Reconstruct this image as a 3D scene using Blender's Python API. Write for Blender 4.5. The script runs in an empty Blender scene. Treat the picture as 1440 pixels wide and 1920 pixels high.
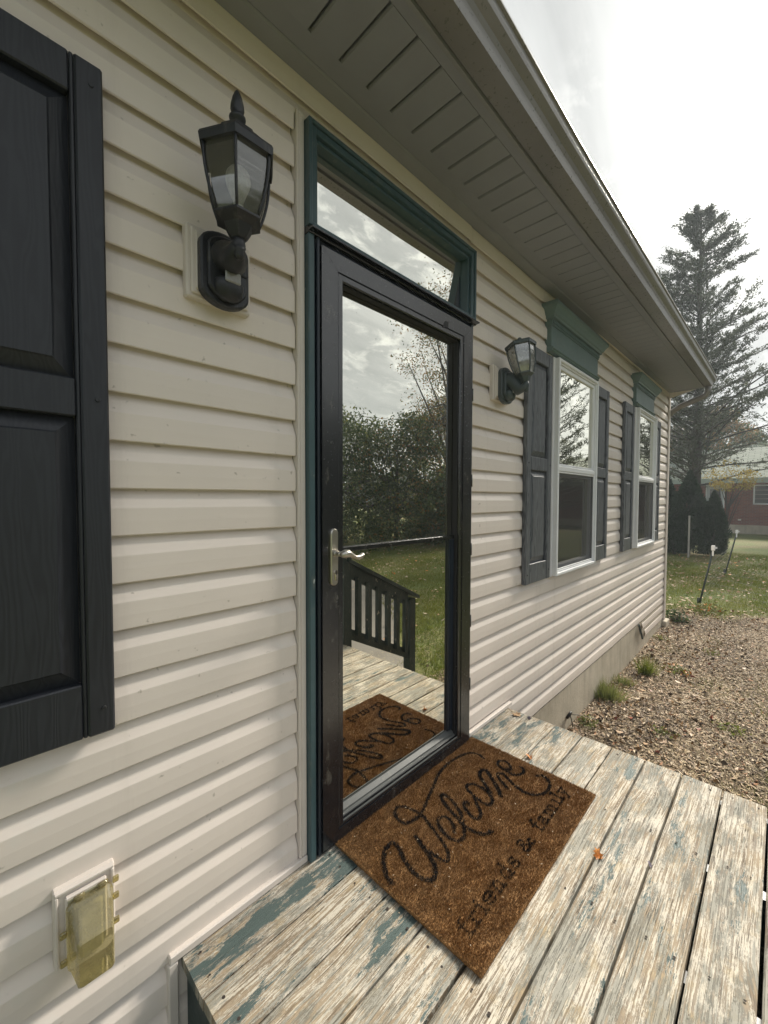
import bpy, math, random
import numpy as np
from mathutils import Vector, Matrix, noise as mnoise

random.seed(7); rng = np.random.default_rng(7)
S = bpy.context.scene
COL = S.collection
PI = math.pi

# ------------------------------------------------------------------ camera
cam_data = bpy.data.cameras.new('camera')
cam = bpy.data.objects.new('camera', cam_data); COL.objects.link(cam)
R_ = Vector((0.69437032, -0.71961386, 0.00239703)); U_ = Vector((0.02293583, 0.02546029, 0.99941269)); F_ = Vector((0.71925225, 0.69390753, -0.03418381))
m3 = Matrix((R_, U_, -F_)).transposed()
cam.matrix_world = Matrix.Translation((-0.76413, -1.13824, 1.23356)) @ m3.to_4x4()
cam_data.sensor_fit = 'HORIZONTAL'; cam_data.sensor_width = 36.0
cam_data.lens = 36.0 * 771.253 / 1440.0
cam_data.clip_start = 0.02; cam_data.clip_end = 900.0
S.camera = cam

# ------------------------------------------------------------------ light
SUN_EL = math.radians(36.0); SUN_AZ = math.radians(7.5)      # azimuth from +X towards -Y
SUN = Vector((math.cos(SUN_EL) * math.cos(SUN_AZ), -math.cos(SUN_EL) * math.sin(SUN_AZ), math.sin(SUN_EL)))
sd = bpy.data.lights.new('sun', 'SUN'); sd.energy = 4.8; sd.angle = math.radians(16.0); sd.color = (1.0, 0.93, 0.81)
so = bpy.data.objects.new('sun', sd); COL.objects.link(so)
so.rotation_euler = SUN.to_track_quat('Z', 'Y').to_euler()

W = bpy.data.worlds.new('World'); S.world = W; W.use_nodes = True
wn = W.node_tree; wn.nodes.clear()
def WN(t, **k):
    n = wn.nodes.new(t)
    for a, b in k.items(): setattr(n, a, b)
    return n
WL = wn.links.new
tc = WN('ShaderNodeTexCoord')
sky = WN('ShaderNodeTexSky', sky_type='NISHITA', sun_disc=False, sun_elevation=SUN_EL, sun_rotation=math.radians(90) + SUN_AZ)
bg1 = WN('ShaderNodeBackground'); bg1.inputs[1].default_value = 0.10
WL(sky.outputs[0], bg1.inputs[0])
nrm = WN('ShaderNodeVectorMath', operation='NORMALIZE'); WL(tc.outputs['Generated'], nrm.inputs[0])
sep = WN('ShaderNodeSeparateXYZ'); WL(nrm.outputs[0], sep.inputs[0])
def wm(op, a, b=None, clamp=False):
    n = WN('ShaderNodeMath', operation=op); n.use_clamp = clamp
    for i, v in enumerate((a, b)):
        if v is None: continue
        if isinstance(v, (int, float)): n.inputs[i].default_value = v
        else: WL(v, n.inputs[i])
    return n.outputs[0]
# cloud deck coordinates: direction projected on a high plane
zc = wm('ADD', wm('MAXIMUM', sep.outputs[2], 0.0), 0.16)
cmb = WN('ShaderNodeCombineXYZ'); WL(wm('DIVIDE', sep.outputs[0], zc), cmb.inputs[0]); WL(wm('DIVIDE', sep.outputs[1], zc), cmb.inputs[1])
def wnoise(scale, detail, rough, dist=0.0, off=(0, 0, 0), sc=(1, 1, 1)):
    mp = WN('ShaderNodeMapping'); mp.inputs['Location'].default_value = off; mp.inputs['Scale'].default_value = sc
    WL(cmb.outputs[0], mp.inputs[0])
    n = WN('ShaderNodeTexNoise'); n.inputs['Scale'].default_value = scale; n.inputs['Detail'].default_value = detail
    n.inputs['Roughness'].default_value = rough; n.inputs['Distortion'].default_value = dist
    WL(mp.outputs[0], n.inputs['Vector']); return n.outputs['Fac']
def wramp(f, pts):
    r = WN('ShaderNodeValToRGB'); e = r.color_ramp.elements
    while len(e) < len(pts): e.new(0.5)
    for i, (p, c) in enumerate(pts): e[i].position = p; e[i].color = (c, c, c, 1) if isinstance(c, (int, float)) else (*c, 1)
    WL(f, r.inputs[0]); return r.outputs[0]
n_big = wnoise(0.8, 5, 0.55, 0.6, (3.1, 1.2, 0))
n_str = wnoise(1.1, 6, 0.6, 0.8, (0, 5, 0), (0.5, 2.2, 1))
n_puf = wnoise(5.5, 7, 0.62, 0.5, (1.3, 2.7, 0), (1, 1.5, 1))
puff = wm('MULTIPLY', wramp(n_puf, [(0.50, 0.0), (0.66, 1.0)]), wramp(n_big, [(0.40, 0.0), (0.60, 1.0)]))
base = wm('ADD', wm('MULTIPLY', wramp(n_str, [(0.34, 0.0), (0.66, 1.0)]), 0.20), 0.25)
base = wm('ADD', base, wm('MULTIPLY', puff, 0.30))
# sun glow behind thin cloud
dt = WN('ShaderNodeVectorMath', operation='DOT_PRODUCT'); WL(nrm.outputs[0], dt.inputs[0]); dt.inputs[1].default_value = SUN
dpos = wm('MAXIMUM', dt.outputs['Value'], 0.0)
glow = wm('ADD', wm('MULTIPLY', wm('POWER', dpos, 11.0), 0.15), wm('MULTIPLY', wm('POWER', dpos, 60.0), 1.2))
glow = wm('MULTIPLY', glow, wm('ADD', wm('MULTIPLY', n_str, 0.9), 0.55))
# contrail: a thin band on a great circle
nc = Vector((-0.3939, 0.8745, 0.2830))
CONTRAIL = WN('ShaderNodeVectorMath', operation='DOT_PRODUCT'); WL(nrm.outputs[0], CONTRAIL.inputs[0]); CONTRAIL.inputs[1].default_value = nc.normalized()
ctr_w = wm('ADD', CONTRAIL.outputs['Value'], wm('MULTIPLY', wm('SUBTRACT', wnoise(4, 4, 0.6), 0.5), 0.022))
band = wm('SUBTRACT', 1.0, wm('DIVIDE', wm('ABSOLUTE', ctr_w), 0.010), clamp=True)
band = wm('MULTIPLY', band, wramp(sep.outputs[2], [(0.50, 0.0), (0.60, 1.0)]))
tot = wm('ADD', wm('ADD', base, glow), wm('MULTIPLY', band, 0.24))
tint = WN('ShaderNodeMix', data_type='RGBA'); tint.inputs[6].default_value = (0.90, 0.955, 1.0, 1); tint.inputs[7].default_value = (1.0, 0.985, 0.90, 1)
WL(wm('ADD', wm('MULTIPLY', dpos, 0.75), wm('MULTIPLY', puff, 0.25), clamp=True), tint.inputs[0])
bg2 = WN('ShaderNodeBackground'); WL(tint.outputs[2], bg2.inputs[0]); WL(tot, bg2.inputs[1])
mx = WN('ShaderNodeMixShader'); mx.inputs[0].default_value = 0.94
WL(bg1.outputs[0], mx.inputs[1]); WL(bg2.outputs[0], mx.inputs[2])
wo = WN('ShaderNodeOutputWorld'); WL(mx.outputs[0], wo.inputs[0])

S.view_settings.view_transform = 'Standard'; S.view_settings.look = 'None'
S.view_settings.gamma = 1.0; S.view_settings.use_curve_mapping = False
S.view_settings.exposure = 0.95
S.cycles.use_denoising = True
S.cycles.max_bounces = 8; S.cycles.transparent_max_bounces = 16

# ------------------------------------------------------------------ materials
class NT:
    def __init__(s, name):
        s.m = bpy.data.materials.new(name); s.m.use_nodes = True; s.t = s.m.node_tree; s.t.nodes.clear()
        s.out = s.n('ShaderNodeOutputMaterial')
    def n(s, t, **k):
        x = s.t.nodes.new(t)
        for a, b in k.items(): setattr(x, a, b)
        return x
    def l(s, a, b): s.t.links.new(a, b)
    def set(s, sock, v):
        if v is None: return
        if isinstance(v, bpy.types.NodeSocket): s.l(v, sock)
        elif isinstance(v, (tuple, list)) and len(v) == 3 and sock.type == 'RGBA': sock.default_value = (*v, 1)
        else: sock.default_value = v
    def math(s, op, a, b=None, clamp=False):
        x = s.n('ShaderNodeMath', operation=op); x.use_clamp = clamp; s.set(x.inputs[0], a); s.set(x.inputs[1], b); return x.outputs[0]
    def co(s, kind='Object', sc=(1, 1, 1), rnd=False, loc=(0, 0, 0)):
        t = s.n('ShaderNodeTexCoord'); v = t.outputs[kind]
        if rnd:
            oi = s.n('ShaderNodeObjectInfo'); mu = s.n('ShaderNodeVectorMath', operation='MULTIPLY_ADD')
            cb = s.n('ShaderNodeCombineXYZ')
            for i, k in enumerate((37.1, 53.7, 11.3)): s.l(s.math('MULTIPLY', oi.outputs['Random'], k), cb.inputs[i])
            ad = s.n('ShaderNodeVectorMath', operation='ADD'); s.l(v, ad.inputs[0]); s.l(cb.outputs[0], ad.inputs[1]); v = ad.outputs[0]
        mp = s.n('ShaderNodeMapping'); mp.inputs['Scale'].default_value = sc; mp.inputs['Location'].default_value = loc
        s.l(v, mp.inputs[0]); return mp.outputs[0]
    def noise(s, v, scale=1.0, detail=5, rough=0.55, dist=0.0):
        x = s.n('ShaderNodeTexNoise'); s.l(v, x.inputs['Vector'])
        x.inputs['Scale'].default_value = scale; x.inputs['Detail'].default_value = detail
        x.inputs['Roughness'].default_value = rough; x.inputs['Distortion'].default_value = dist; return x.outputs['Fac']
    def ramp(s, f, pts, interp='LINEAR'):
        r = s.n('ShaderNodeValToRGB'); e = r.color_ramp.elements; r.color_ramp.interpolation = interp
        while len(e) < len(pts): e.new(0.5)
        for i, (p, c) in enumerate(pts): e[i].position = p; e[i].color = (c, c, c, 1) if isinstance(c, (int, float)) else (*c, 1)
        s.l(f, r.inputs[0]); return r.outputs[0]
    def mix(s, f, a, b, blend='MIX'):
        x = s.n('ShaderNodeMix', data_type='RGBA', blend_type=blend); s.set(x.inputs[0], f); s.set(x.inputs[6], a); s.set(x.inputs[7], b); return x.outputs[2]
    def bump(s, h, strength=0.3, dist=0.01, nrm=None):
        x = s.n('ShaderNodeBump'); s.l(h, x.inputs['Height']); x.inputs['Strength'].default_value = strength; x.inputs['Distance'].default_value = dist
        if nrm is not None: s.l(nrm, x.inputs['Normal'])
        return x.outputs[0]
    def bsdf(s, col, rough=0.6, metal=0.0, nrm=None, spec=0.5, **k):
        p = s.n('ShaderNodeBsdfPrincipled'); s.set(p.inputs['Base Color'], col); s.set(p.inputs['Roughness'], rough)
        p.inputs['Metallic'].default_value = metal; p.inputs['Specular IOR Level'].default_value = spec
        if nrm is not None: s.l(nrm, p.inputs['Normal'])
        for a, b in k.items(): s.set(p.inputs[a.replace('_', ' ')], b)
        s.l(p.outputs[0], s.out.inputs[0]); return p.outputs[0]

def plain(name, col, rough=0.6, metal=0.0, var=0.12, nscale=6.0, bump=0.0, bscale=60.0, spec=0.5, stretch=(1, 1, 1), **k):
    t = NT(name); v = t.co('Object', stretch, rnd=True)
    n = t.noise(v, nscale, 5, 0.6)
    c = t.mix(t.ramp(n, [(0.3, 0.0), (0.7, 1.0)]), tuple(x * (1 - var) for x in col), tuple(min(1, x * (1 + var)) for x in col))
    nr = None
    if bump: nr = t.bump(t.noise(v, bscale, 4, 0.6), bump, 0.004)
    rg = t.math('ADD', t.math('MULTIPLY', n, 0.16), rough - 0.08)
    t.bsdf(c, rg, metal, nr, spec, **k); return t.m

def dirt_paint(name, col, rough, chip=None, chipcol=(0.6, 0.62, 0.6), var=0.15, spec=0.5, metal=0.0, ior=1.5, bmp=0.05):
    t = NT(name); v = t.co('Object', (1, 1, 1), rnd=True)
    n = t.noise(v, 5, 6, 0.65); fine = t.noise(v, 70, 4, 0.6)
    c = t.mix(t.ramp(n, [(0.3, 0.0), (0.7, 1.0)]), tuple(x * (1 - var) for x in col), tuple(x * (1 + var) for x in col))
    dust = t.ramp(t.noise(t.co('Object', (1, 1, 0.4), rnd=True), 28, 5, 0.7), [(0.56, 0.0), (0.74, 0.35)])
    c = t.mix(dust, c, (0.22, 0.21, 0.18))
    if chip:
        cm = t.ramp(t.noise(t.co('Object', (1, 1, 0.35), rnd=True), 34, 3, 0.5), [(chip, 0.0), (chip + 0.02, 1.0)])
        c = t.mix(cm, c, chipcol)
    t.bsdf(c, t.math('ADD', t.math('MULTIPLY', fine, 0.2), rough - 0.1), metal, t.bump(fine, bmp, 0.002), spec, IOR=ior); return t.m

# siding vinyl with a faint embossed grain
def vinyl(name, col, dirt=True):
    t = NT(name)
    g = t.noise(t.co('Object', (2.5, 60, 60), rnd=True), 3.0, 6, 0.65, 0.6)
    big = t.noise(t.co('Object', (1, 1, 1)), 1.6, 5, 0.6)
    c = t.mix(t.ramp(big, [(0.3, 0.0), (0.7, 1.0)]), tuple(x * 0.95 for x in col), tuple(x * 1.04 for x in col))
    c = t.mix(t.math('MULTIPLY', t.ramp(g, [(0.45, 0.0), (0.8, 1.0)]), 0.10), c, tuple(x * 0.8 for x in col))
    sp = t.ramp(t.noise(t.co('Object', (1, 1, 1), rnd=True), 45, 3, 0.5), [(0.70, 0.0), (0.76, 0.5)])
    c = t.mix(sp, c, (0.25, 0.21, 0.16))
    st = t.ramp(t.noise(t.co('Object', (5, 5, 0.5)), 1.4, 6, 0.7), [(0.55, 0.0), (0.80, 0.30)])
    c = t.mix(st, c, (0.34, 0.30, 0.24))
    if dirt:
        ch = t.ramp(t.noise(t.co('Object', (1, 1, 1.3), loc=(3, 1, 7)), 7.5, 7, 0.75), [(0.60, 0.0), (0.66, 0.32)])
        c = t.mix(ch, c, (0.74, 0.71, 0.66))
    ob = t.noise(t.co('Object', (0.35, 1, 1), rnd=True), 2.2, 2, 0.5)
    nr = t.bump(g, 0.16, 0.0010); nr = t.bump(ob, 0.35, 0.006, nr)
    t.bsdf(c, 0.50, 0, nr, 0.42); return t.m
M = {}
M['siding'] = vinyl('siding_vinyl', (0.770, 0.696, 0.636))
M['trim'] = plain('trim_vinyl', (0.68, 0.62, 0.57), 0.45, var=0.06, bump=0.05)
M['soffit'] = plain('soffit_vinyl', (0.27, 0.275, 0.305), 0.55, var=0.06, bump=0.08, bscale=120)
M['gutter'] = dirt_paint('gutter_aluminium', (0.24, 0.23, 0.225), 0.30, var=0.08, metal=0.25)
M['fascia'] = plain('fascia_metal', (0.26, 0.26, 0.27), 0.45, var=0.06)
M['teal'] = dirt_paint('teal_paint', (0.048, 0.092, 0.105), 0.38, chip=0.725)
M['tealhood'] = dirt_paint('green_hood_plastic', (0.125, 0.185, 0.180), 0.40, var=0.08)
M['door'] = dirt_paint('black_door_paint', (0.010, 0.011, 0.014), 0.24, var=0.2, ior=1.85, bmp=0.012)
M['navy'] = plain('navy_metal', (0.014, 0.022, 0.034), 0.35, var=0.2)
M['alu'] = dirt_paint('grey_bead', (0.075, 0.08, 0.08), 0.40)
M['rubber'] = plain('rubber', (0.015, 0.015, 0.016), 0.7)
M['white'] = plain('white_vinyl', (0.78, 0.79, 0.80), 0.38, var=0.04, bump=0.03)
M['nickel'] = plain('satin_nickel', (0.56, 0.53, 0.48), 0.34, metal=1.0, var=0.10, nscale=40, bump=0.05, bscale=200)
M['chrome'] = plain('worn_chrome', (0.60, 0.56, 0.52), 0.22, metal=1.0, var=0.25, nscale=60)
M['lamp'] = dirt_paint('black_lamp_paint', (0.020, 0.022, 0.028), 0.45, var=0.25)
M['lamp_old'] = dirt_paint('weathered_lamp_paint', (0.055, 0.072, 0.075), 0.38, var=0.25)
M['dark_in'] = plain('dark_room', (0.03, 0.03, 0.032), 0.9)
M['concrete'] = None
M['hole'] = plain('nail_hole', (0.03, 0.022, 0.018), 0.9)
M['wire'] = plain('wire_black', (0.012, 0.012, 0.012), 0.5)
M['post'] = plain('fence_post_green', (0.035, 0.05, 0.045), 0.6)
M['stake'] = plain('grey_stake_wood', (0.34, 0.33, 0.30), 0.8)
M['roofing'] = None

# shutters: moulded wood grain
def shutter_mat(name, col, hi):
    t = NT(name)
    v = t.co('Object', (14, 14, 1.6), rnd=True)
    w = t.noise(v, 1.6, 2, 0.5)
    cb = t.n('ShaderNodeVectorMath', operation='ADD'); t.l(v, cb.inputs[0])
    c3 = t.n('ShaderNodeCombineXYZ'); t.l(t.math('MULTIPLY', w, 1.6), c3.inputs[0]); t.l(c3.outputs[0], cb.inputs[1])
    g = t.n('ShaderNodeTexWave', wave_type='BANDS', bands_direction='X'); t.l(cb.outputs[0], g.inputs[0])
    g.inputs['Scale'].default_value = 1.7; g.inputs['Distortion'].default_value = 5.0; g.inputs['Detail'].default_value = 4; g.inputs['Detail Scale'].default_value = 1.6
    f = t.noise(t.co('Object', (130, 130, 5), rnd=True), 1.0, 4, 0.6)
    gg = t.math('ADD', t.math('MULTIPLY', g.outputs['Fac'], 0.55), t.math('MULTIPLY', f, 0.45))
    c = t.mix(t.ramp(gg, [(0.28, 0.0), (0.72, 1.0)]), col, hi)
    ch = t.ramp(t.noise(t.co('Object', (1, 1, 1), rnd=True), 4, 5, 0.6), [(0.35, 0.0), (0.75, 0.45)])
    c = t.mix(ch, c, tuple(x * 1.35 for x in hi))
    t.bsdf(c, 0.44, 0, t.bump(gg, 0.28, 0.0012), 0.5); return t.m
M['shutter'] = shutter_mat('shutter_dark', (0.013, 0.015, 0.021), (0.019, 0.022, 0.029))
M['shutter_far'] = shutter_mat('shutter_painted_sheen', (0.045, 0.051, 0.060), (0.128, 0.137, 0.150))  # lighter copy of the shutter colour, with the glancing sheen painted in

# peeling painted deck timber
def deck_mat():
    t = NT('weathered_deck_board')
    at = t.n('ShaderNodeAttribute', attribute_type='OBJECT', attribute_name='paint')
    lp = t.n('ShaderNodeAttribute', attribute_type='OBJECT', attribute_name='worn')
    v0 = t.co('Object', (1, 1, 1), rnd=True)
    # knots bend the grain
    vk = t.n('ShaderNodeTexVoronoi', feature='F1'); mp = t.n('ShaderNodeMapping'); mp.inputs['Scale'].default_value = (1.3, 5.0, 0.01)
    t.l(v0, mp.inputs[0]); t.l(mp.outputs[0], vk.inputs['Vector']); vk.inputs['Scale'].default_value = 1.0; vk.inputs['Randomness'].default_value = 1.0
    kd = vk.outputs['Distance']
    kin = t.ramp(kd, [(0.0, 1.0), (0.07, 0.6), (0.25, 0.0)])
    warp = t.noise(t.co('Object', (0.9, 4, 1), rnd=True), 1.0, 2, 0.5)
    sp = t.n('ShaderNodeSeparateXYZ'); t.l(v0, sp.inputs[0])
    gy = t.math('ADD', t.math('MULTIPLY', sp.outputs[1], 120.0), t.math('ADD', t.math('MULTIPLY', kin, 4.0), t.math('MULTIPLY', warp, 5.0)))
    def streak(xs, ys, detail, rough, off=0.0):
        cb = t.n('ShaderNodeCombineXYZ'); t.l(t.math('MULTIPLY', sp.outputs[0], xs), cb.inputs[0]); t.l(t.math('MULTIPLY', gy, ys), cb.inputs[1]); cb.inputs[2].default_value = off
        return t.noise(cb.outputs[0], 1.0, detail, rough)
    grain = streak(2.0, 0.55, 5, 0.62); fine = streak(9.0, 2.6, 6, 0.70, 3.0); mid = streak(5.0, 1.2, 6, 0.68, 7.0)
    blot = t.noise(v0, 6.0, 6, 0.65); spk = t.noise(t.co('Object', (1, 1.8, 1), rnd=True, loc=(2, 3, 1)), 85, 5, 0.75)
    # bare wood under the old paint: tan to grey brown, dark earlywood lines
    wood = t.ramp(grain, [(0.28, (0.100, 0.070, 0.046)), (0.42, (0.215, 0.162, 0.106)), (0.55, (0.330, 0.262, 0.178)), (0.75, (0.255, 0.200, 0.138))])
    grey = t.ramp(fine, [(0.32, (0.120, 0.108, 0.095)), (0.55, (0.255, 0.235, 0.205)), (0.8, (0.36, 0.335, 0.295))])
    wood = t.mix(t.ramp(t.math('ADD', blot, lp.outputs['Fac']), [(0.40, 0.15), (0.62, 0.85)]), wood, grey)
    # whitish primer clinging in broken streaks
    pm = t.math('ADD', t.math('ADD', t.math('MULTIPLY', mid, 0.46), t.math('MULTIPLY', fine, 0.26)), t.math('ADD', t.math('MULTIPLY', spk, 0.16), t.math('MULTIPLY', blot, 0.12)))
    pr = t.ramp(pm, [(0.488, 0.0), (0.508, 0.92)])
    cream = t.mix(blot, (0.55, 0.49, 0.385), (0.50, 0.475, 0.425))
    wood = t.mix(pr, wood, cream)
    wood = t.mix(t.math('MULTIPLY', t.ramp(t.noise(v0, 13, 6, 0.7), [(0.54, 0.0), (0.68, 1.0)]), 0.45), wood, (0.40, 0.310, 0.170))
    # dark checks along the grain, specks and knot hearts
    sp1 = streak(0.9, 0.30, 6, 0.55, 11.0)
    split = t.math('MULTIPLY', t.ramp(sp1, [(0.494, 0.0), (0.500, 1.0), (0.506, 0.0)]), t.ramp(t.noise(v0, 2.4, 3, 0.5), [(0.48, 0.0), (0.56, 0.9)]))
    wood = t.mix(split, wood, (0.050, 0.038, 0.030))
    lines = t.ramp(fine, [(0.33, 0.9), (0.42, 0.0)])
    wood = t.mix(lines, wood, (0.085, 0.068, 0.052))
    dots = t.ramp(spk, [(0.69, 0.0), (0.73, 0.75)])
    wood = t.mix(dots, wood, (0.070, 0.062, 0.055))
    wood = t.mix(t.ramp(kd, [(0.012, 0.85), (0.045, 0.0)]), wood, (0.060, 0.036, 0.024))
    # teal paint, solid flakes with eroded edges
    pn = t.noise(t.co('Object', (2.2, 8, 1), rnd=True, loc=(9, 2, 0)), 1.5, 9, 0.70)
    pn = t.math('ADD', t.math('MULTIPLY', pn, 0.68), t.math('ADD', t.math('MULTIPLY', fine, 0.20), t.math('MULTIPLY', spk, 0.12)))
    pn = t.math('ADD', pn, at.outputs['Fac'])
    pmask = t.ramp(pn, [(0.566, 0.0), (0.571, 1.0)])
    pedge = t.ramp(pn, [(0.548, 0.0), (0.560, 0.8), (0.570, 0.0)])
    pc = t.mix(blot, (0.056, 0.086, 0.083), (0.102, 0.134, 0.128))
    c = t.mix(pedge, wood, (0.54, 0.515, 0.455))
    film = t.math('MULTIPLY', t.ramp(t.math('ADD', t.math('MULTIPLY', t.noise(t.co('Object', (2.4, 8, 1), rnd=True, loc=(1, 7, 0)), 2.0, 8, 0.72), 0.62), t.math('MULTIPLY', mid, 0.38)), [(0.495, 0.0), (0.535, 1.0)]), 0.58)
    c = t.mix(film, c, (0.115, 0.130, 0.120))
    c = t.mix(pmask, c, pc)
    h = t.math('ADD', t.math('ADD', t.math('MULTIPLY', grain, 0.6), t.math('MULTIPLY', fine, 0.6)), t.math('ADD', t.math('ADD', t.math('MULTIPLY', pmask, 0.30), t.math('MULTIPLY', pr, 0.22)), t.math('MULTIPLY', split, -1.2)))
    nr = t.bump(h, 0.7, 0.003)
    t.bsdf(c, t.mix(pmask, (0.8, 0.8, 0.8), (0.5, 0.5, 0.5)), 0, nr, 0.3); return t.m
M['deck'] = deck_mat()
M['deckteal'] = dirt_paint('dark_deck_paint', (0.022, 0.040, 0.042), 0.5, chip=0.70, chipcol=(0.35, 0.32, 0.26))

def concrete():
    t = NT('parged_foundation'); v = t.co('Object')
    n = t.noise(v, 2.0, 7, 0.65); st = t.noise(t.co('Object', (6, 6, 0.7)), 1.4, 6, 0.65)
    c = t.ramp(n, [(0.3, (0.34, 0.30, 0.235)), (0.55, (0.48, 0.43, 0.345)), (0.75, (0.58, 0.53, 0.44))])
    c = t.mix(t.ramp(st, [(0.5, 0.0), (0.7, 0.5)]), c, (0.27, 0.24, 0.19))
    fine = t.noise(v, 45, 5, 0.7)
    t.bsdf(c, 0.85, 0, t.bump(t.math('ADD', fine, t.math('MULTIPLY', n, 1.5)), 0.5, 0.006), 0.25); return t.m
M['concrete'] = concrete()
def glass(name, refl, tintc=(0.10, 0.11, 0.11), dusty=0.05):
    t = NT(name)
    g = t.n('ShaderNodeBsdfGlossy'); g.inputs['Roughness'].default_value = 0.0; g.inputs['Color'].default_value = (1.0, 0.99, 0.90, 1)
    tr = t.n('ShaderNodeBsdfTransparent'); tr.inputs[0].default_value = (*tintc, 1)
    fr = t.n('ShaderNodeFresnel'); fr.inputs[0].default_value = 1.5
    f = t.math('ADD', t.math('MULTIPLY', fr.outputs[0], 1.0 - refl), refl, clamp=True)
    m = t.n('ShaderNodeMixShader'); t.l(f, m.inputs[0]); t.l(tr.outputs[0], m.inputs[1]); t.l(g.outputs[0], m.inputs[2])
    d = t.n('ShaderNodeBsdfDiffuse'); d.inputs[0].default_value = (0.5, 0.5, 0.46, 1)
    dm = t.ramp(t.noise(t.co('Object', (1, 1, 1)), 9, 7, 0.75), [(0.45, 0.0), (0.85, dusty)])
    sp = t.ramp(t.noise(t.co('Object', (1, 1, 1), loc=(2, 2, 2)), 60, 2, 0.5), [(0.735, 0.0), (0.76, 0.28)])
    m2 = t.n('ShaderNodeMixShader'); t.l(t.math('ADD', dm, sp, clamp=True), m2.inputs[0]); t.l(m.outputs[0], m2.inputs[1]); t.l(d.outputs[0], m2.inputs[2])
    t.l(m2.outputs[0], t.out.inputs[0]); return t.m
M['doorglass'] = glass('door_glass', 0.80, (0.16, 0.17, 0.17), 0.06)
M['winglass'] = glass('window_glass', 0.74, (0.12, 0.13, 0.13), 0.04)
def thin_glass(name, col, refl, body=0.0, bodycol=(0.5, 0.5, 0.5)):
    t = NT(name)
    g = t.n('ShaderNodeBsdfGlossy'); g.inputs['Roughness'].default_value = 0.03
    tr = t.n('ShaderNodeBsdfTransparent'); tr.inputs[0].default_value = (*col, 1)
    fr = t.n('ShaderNodeFresnel'); fr.inputs[0].default_value = 1.5
    m = t.n('ShaderNodeMixShader'); t.l(t.math('ADD', fr.outputs[0], refl, clamp=True), m.inputs[0]); t.l(tr.outputs[0], m.inputs[1]); t.l(g.outputs[0], m.inputs[2])
    last = m.outputs[0]
    if body:
        d = t.n('ShaderNodeBsdfDiffuse'); d.inputs[0].default_value = (*bodycol, 1)
        tl = t.n('ShaderNodeBsdfTranslucent'); tl.inputs[0].default_value = (*bodycol, 1)
        a = t.n('ShaderNodeMixShader'); a.inputs[0].default_value = 0.45; t.l(d.outputs[0], a.inputs[1]); t.l(tl.outputs[0], a.inputs[2])
        sm = t.ramp(t.noise(t.co('Object', (1, 1, 1)), 40, 5, 0.7), [(0.35, body * 0.75), (0.7, min(1, body * 1.25))])
        b = t.n('ShaderNodeMixShader'); t.l(sm, b.inputs[0]); t.l(last, b.inputs[1]); t.l(a.outputs[0], b.inputs[2]); last = b.outputs[0]
    t.l(last, t.out.inputs[0]); return t.m
M['lampglass'] = thin_glass('lamp_glass', (0.97, 0.98, 0.97), 0.16, 0.15, (0.6, 0.58, 0.5))
M['lampglass_old'] = thin_glass('dusty_lamp_glass', (0.80, 0.82, 0.80), 0.28, 0.30, (0.70, 0.70, 0.66))
M['bulb'] = thin_glass('bulb_glass', (0.95, 0.95, 0.95), 0.12, 0.55, (0.9, 0.9, 0.88))
M['bubble'] = thin_glass('yellowed_plastic', (0.80, 0.74, 0.46), 0.07, 0.30, (0.70, 0.63, 0.38))
M['lens'] = thin_glass('sensor_lens', (0.6, 0.6, 0.6), 0.10, 0.75, (0.62, 0.62, 0.62))
def screen():
    t = NT('insect_screen'); d = t.n('ShaderNodeBsdfDiffuse'); d.inputs[0].default_value = (0.055, 0.056, 0.058, 1)
    tr = t.n('ShaderNodeBsdfTransparent'); m = t.n('ShaderNodeMixShader'); m.inputs[0].default_value = 0.62
    t.l(tr.outputs[0], m.inputs[1]); t.l(d.outputs[0], m.inputs[2]); t.l(m.outputs[0], t.out.inputs[0]); return t.m
M['screen'] = screen()

def leafy(name, cols, trans=0.25, rough=0.6, nscale=1.4):
    t = NT(name); v = t.co('Object')
    n = t.noise(v, nscale, 3, 0.5); f = t.noise(v, nscale * 9, 3, 0.6)
    k = t.math('ADD', t.math('MULTIPLY', n, 0.5), t.math('MULTIPLY', f, 0.5))
    pts = [(0.28 + 0.44 * i / (len(cols) - 1), c) for i, c in enumerate(cols)]
    c = t.ramp(k, pts)
    p = t.bsdf(c, rough, 0, None, 0.3)
    tl = t.n('ShaderNodeBsdfTranslucent'); t.l(c, tl.inputs[0])
    m = t.n('ShaderNodeMixShader'); m.inputs[0].default_value = trans; t.l(p, m.inputs[1]); t.l(tl.outputs[0], m.inputs[2]); t.l(m.outputs[0], t.out.inputs[0])
    return t.m
M['needle'] = leafy('conifer_needles', [(0.038, 0.050, 0.036), (0.062, 0.078, 0.050), (0.110, 0.115, 0.065)], 0.35)
M['arb'] = leafy('arborvitae_foliage', [(0.018, 0.034, 0.020), (0.032, 0.058, 0.034), (0.055, 0.085, 0.050)], 0.15, nscale=2.5)
M['bush'] = leafy('bush_leaves', [(0.025, 0.045, 0.020), (0.060, 0.092, 0.036), (0.135, 0.160, 0.060)], 0.35)
M['autumn'] = leafy('autumn_leaves', [(0.10, 0.075, 0.030), (0.20, 0.125, 0.040), (0.30, 0.160, 0.050)], 0.35)
M['yellow'] = leafy('yellow_leaves', [(0.22, 0.20, 0.05), (0.36, 0.28, 0.08), (0.42, 0.30, 0.10)], 0.35)
M['bark'] = plain('grey_bark', (0.075, 0.068, 0.062), 0.9, var=0.35, nscale=8, bump=0.6, bscale=25, stretch=(1, 1, 0.3))
M['grass'] = leafy('grass_blades', [(0.085, 0.122, 0.020), (0.165, 0.195, 0.036), (0.27, 0.26, 0.075)], 0.35, nscale=1.2)
M['weed'] = leafy('weed_leaves', [(0.09, 0.12, 0.035), (0.17, 0.19, 0.06), (0.30, 0.27, 0.10)], 0.35, nscale=6)
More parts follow.
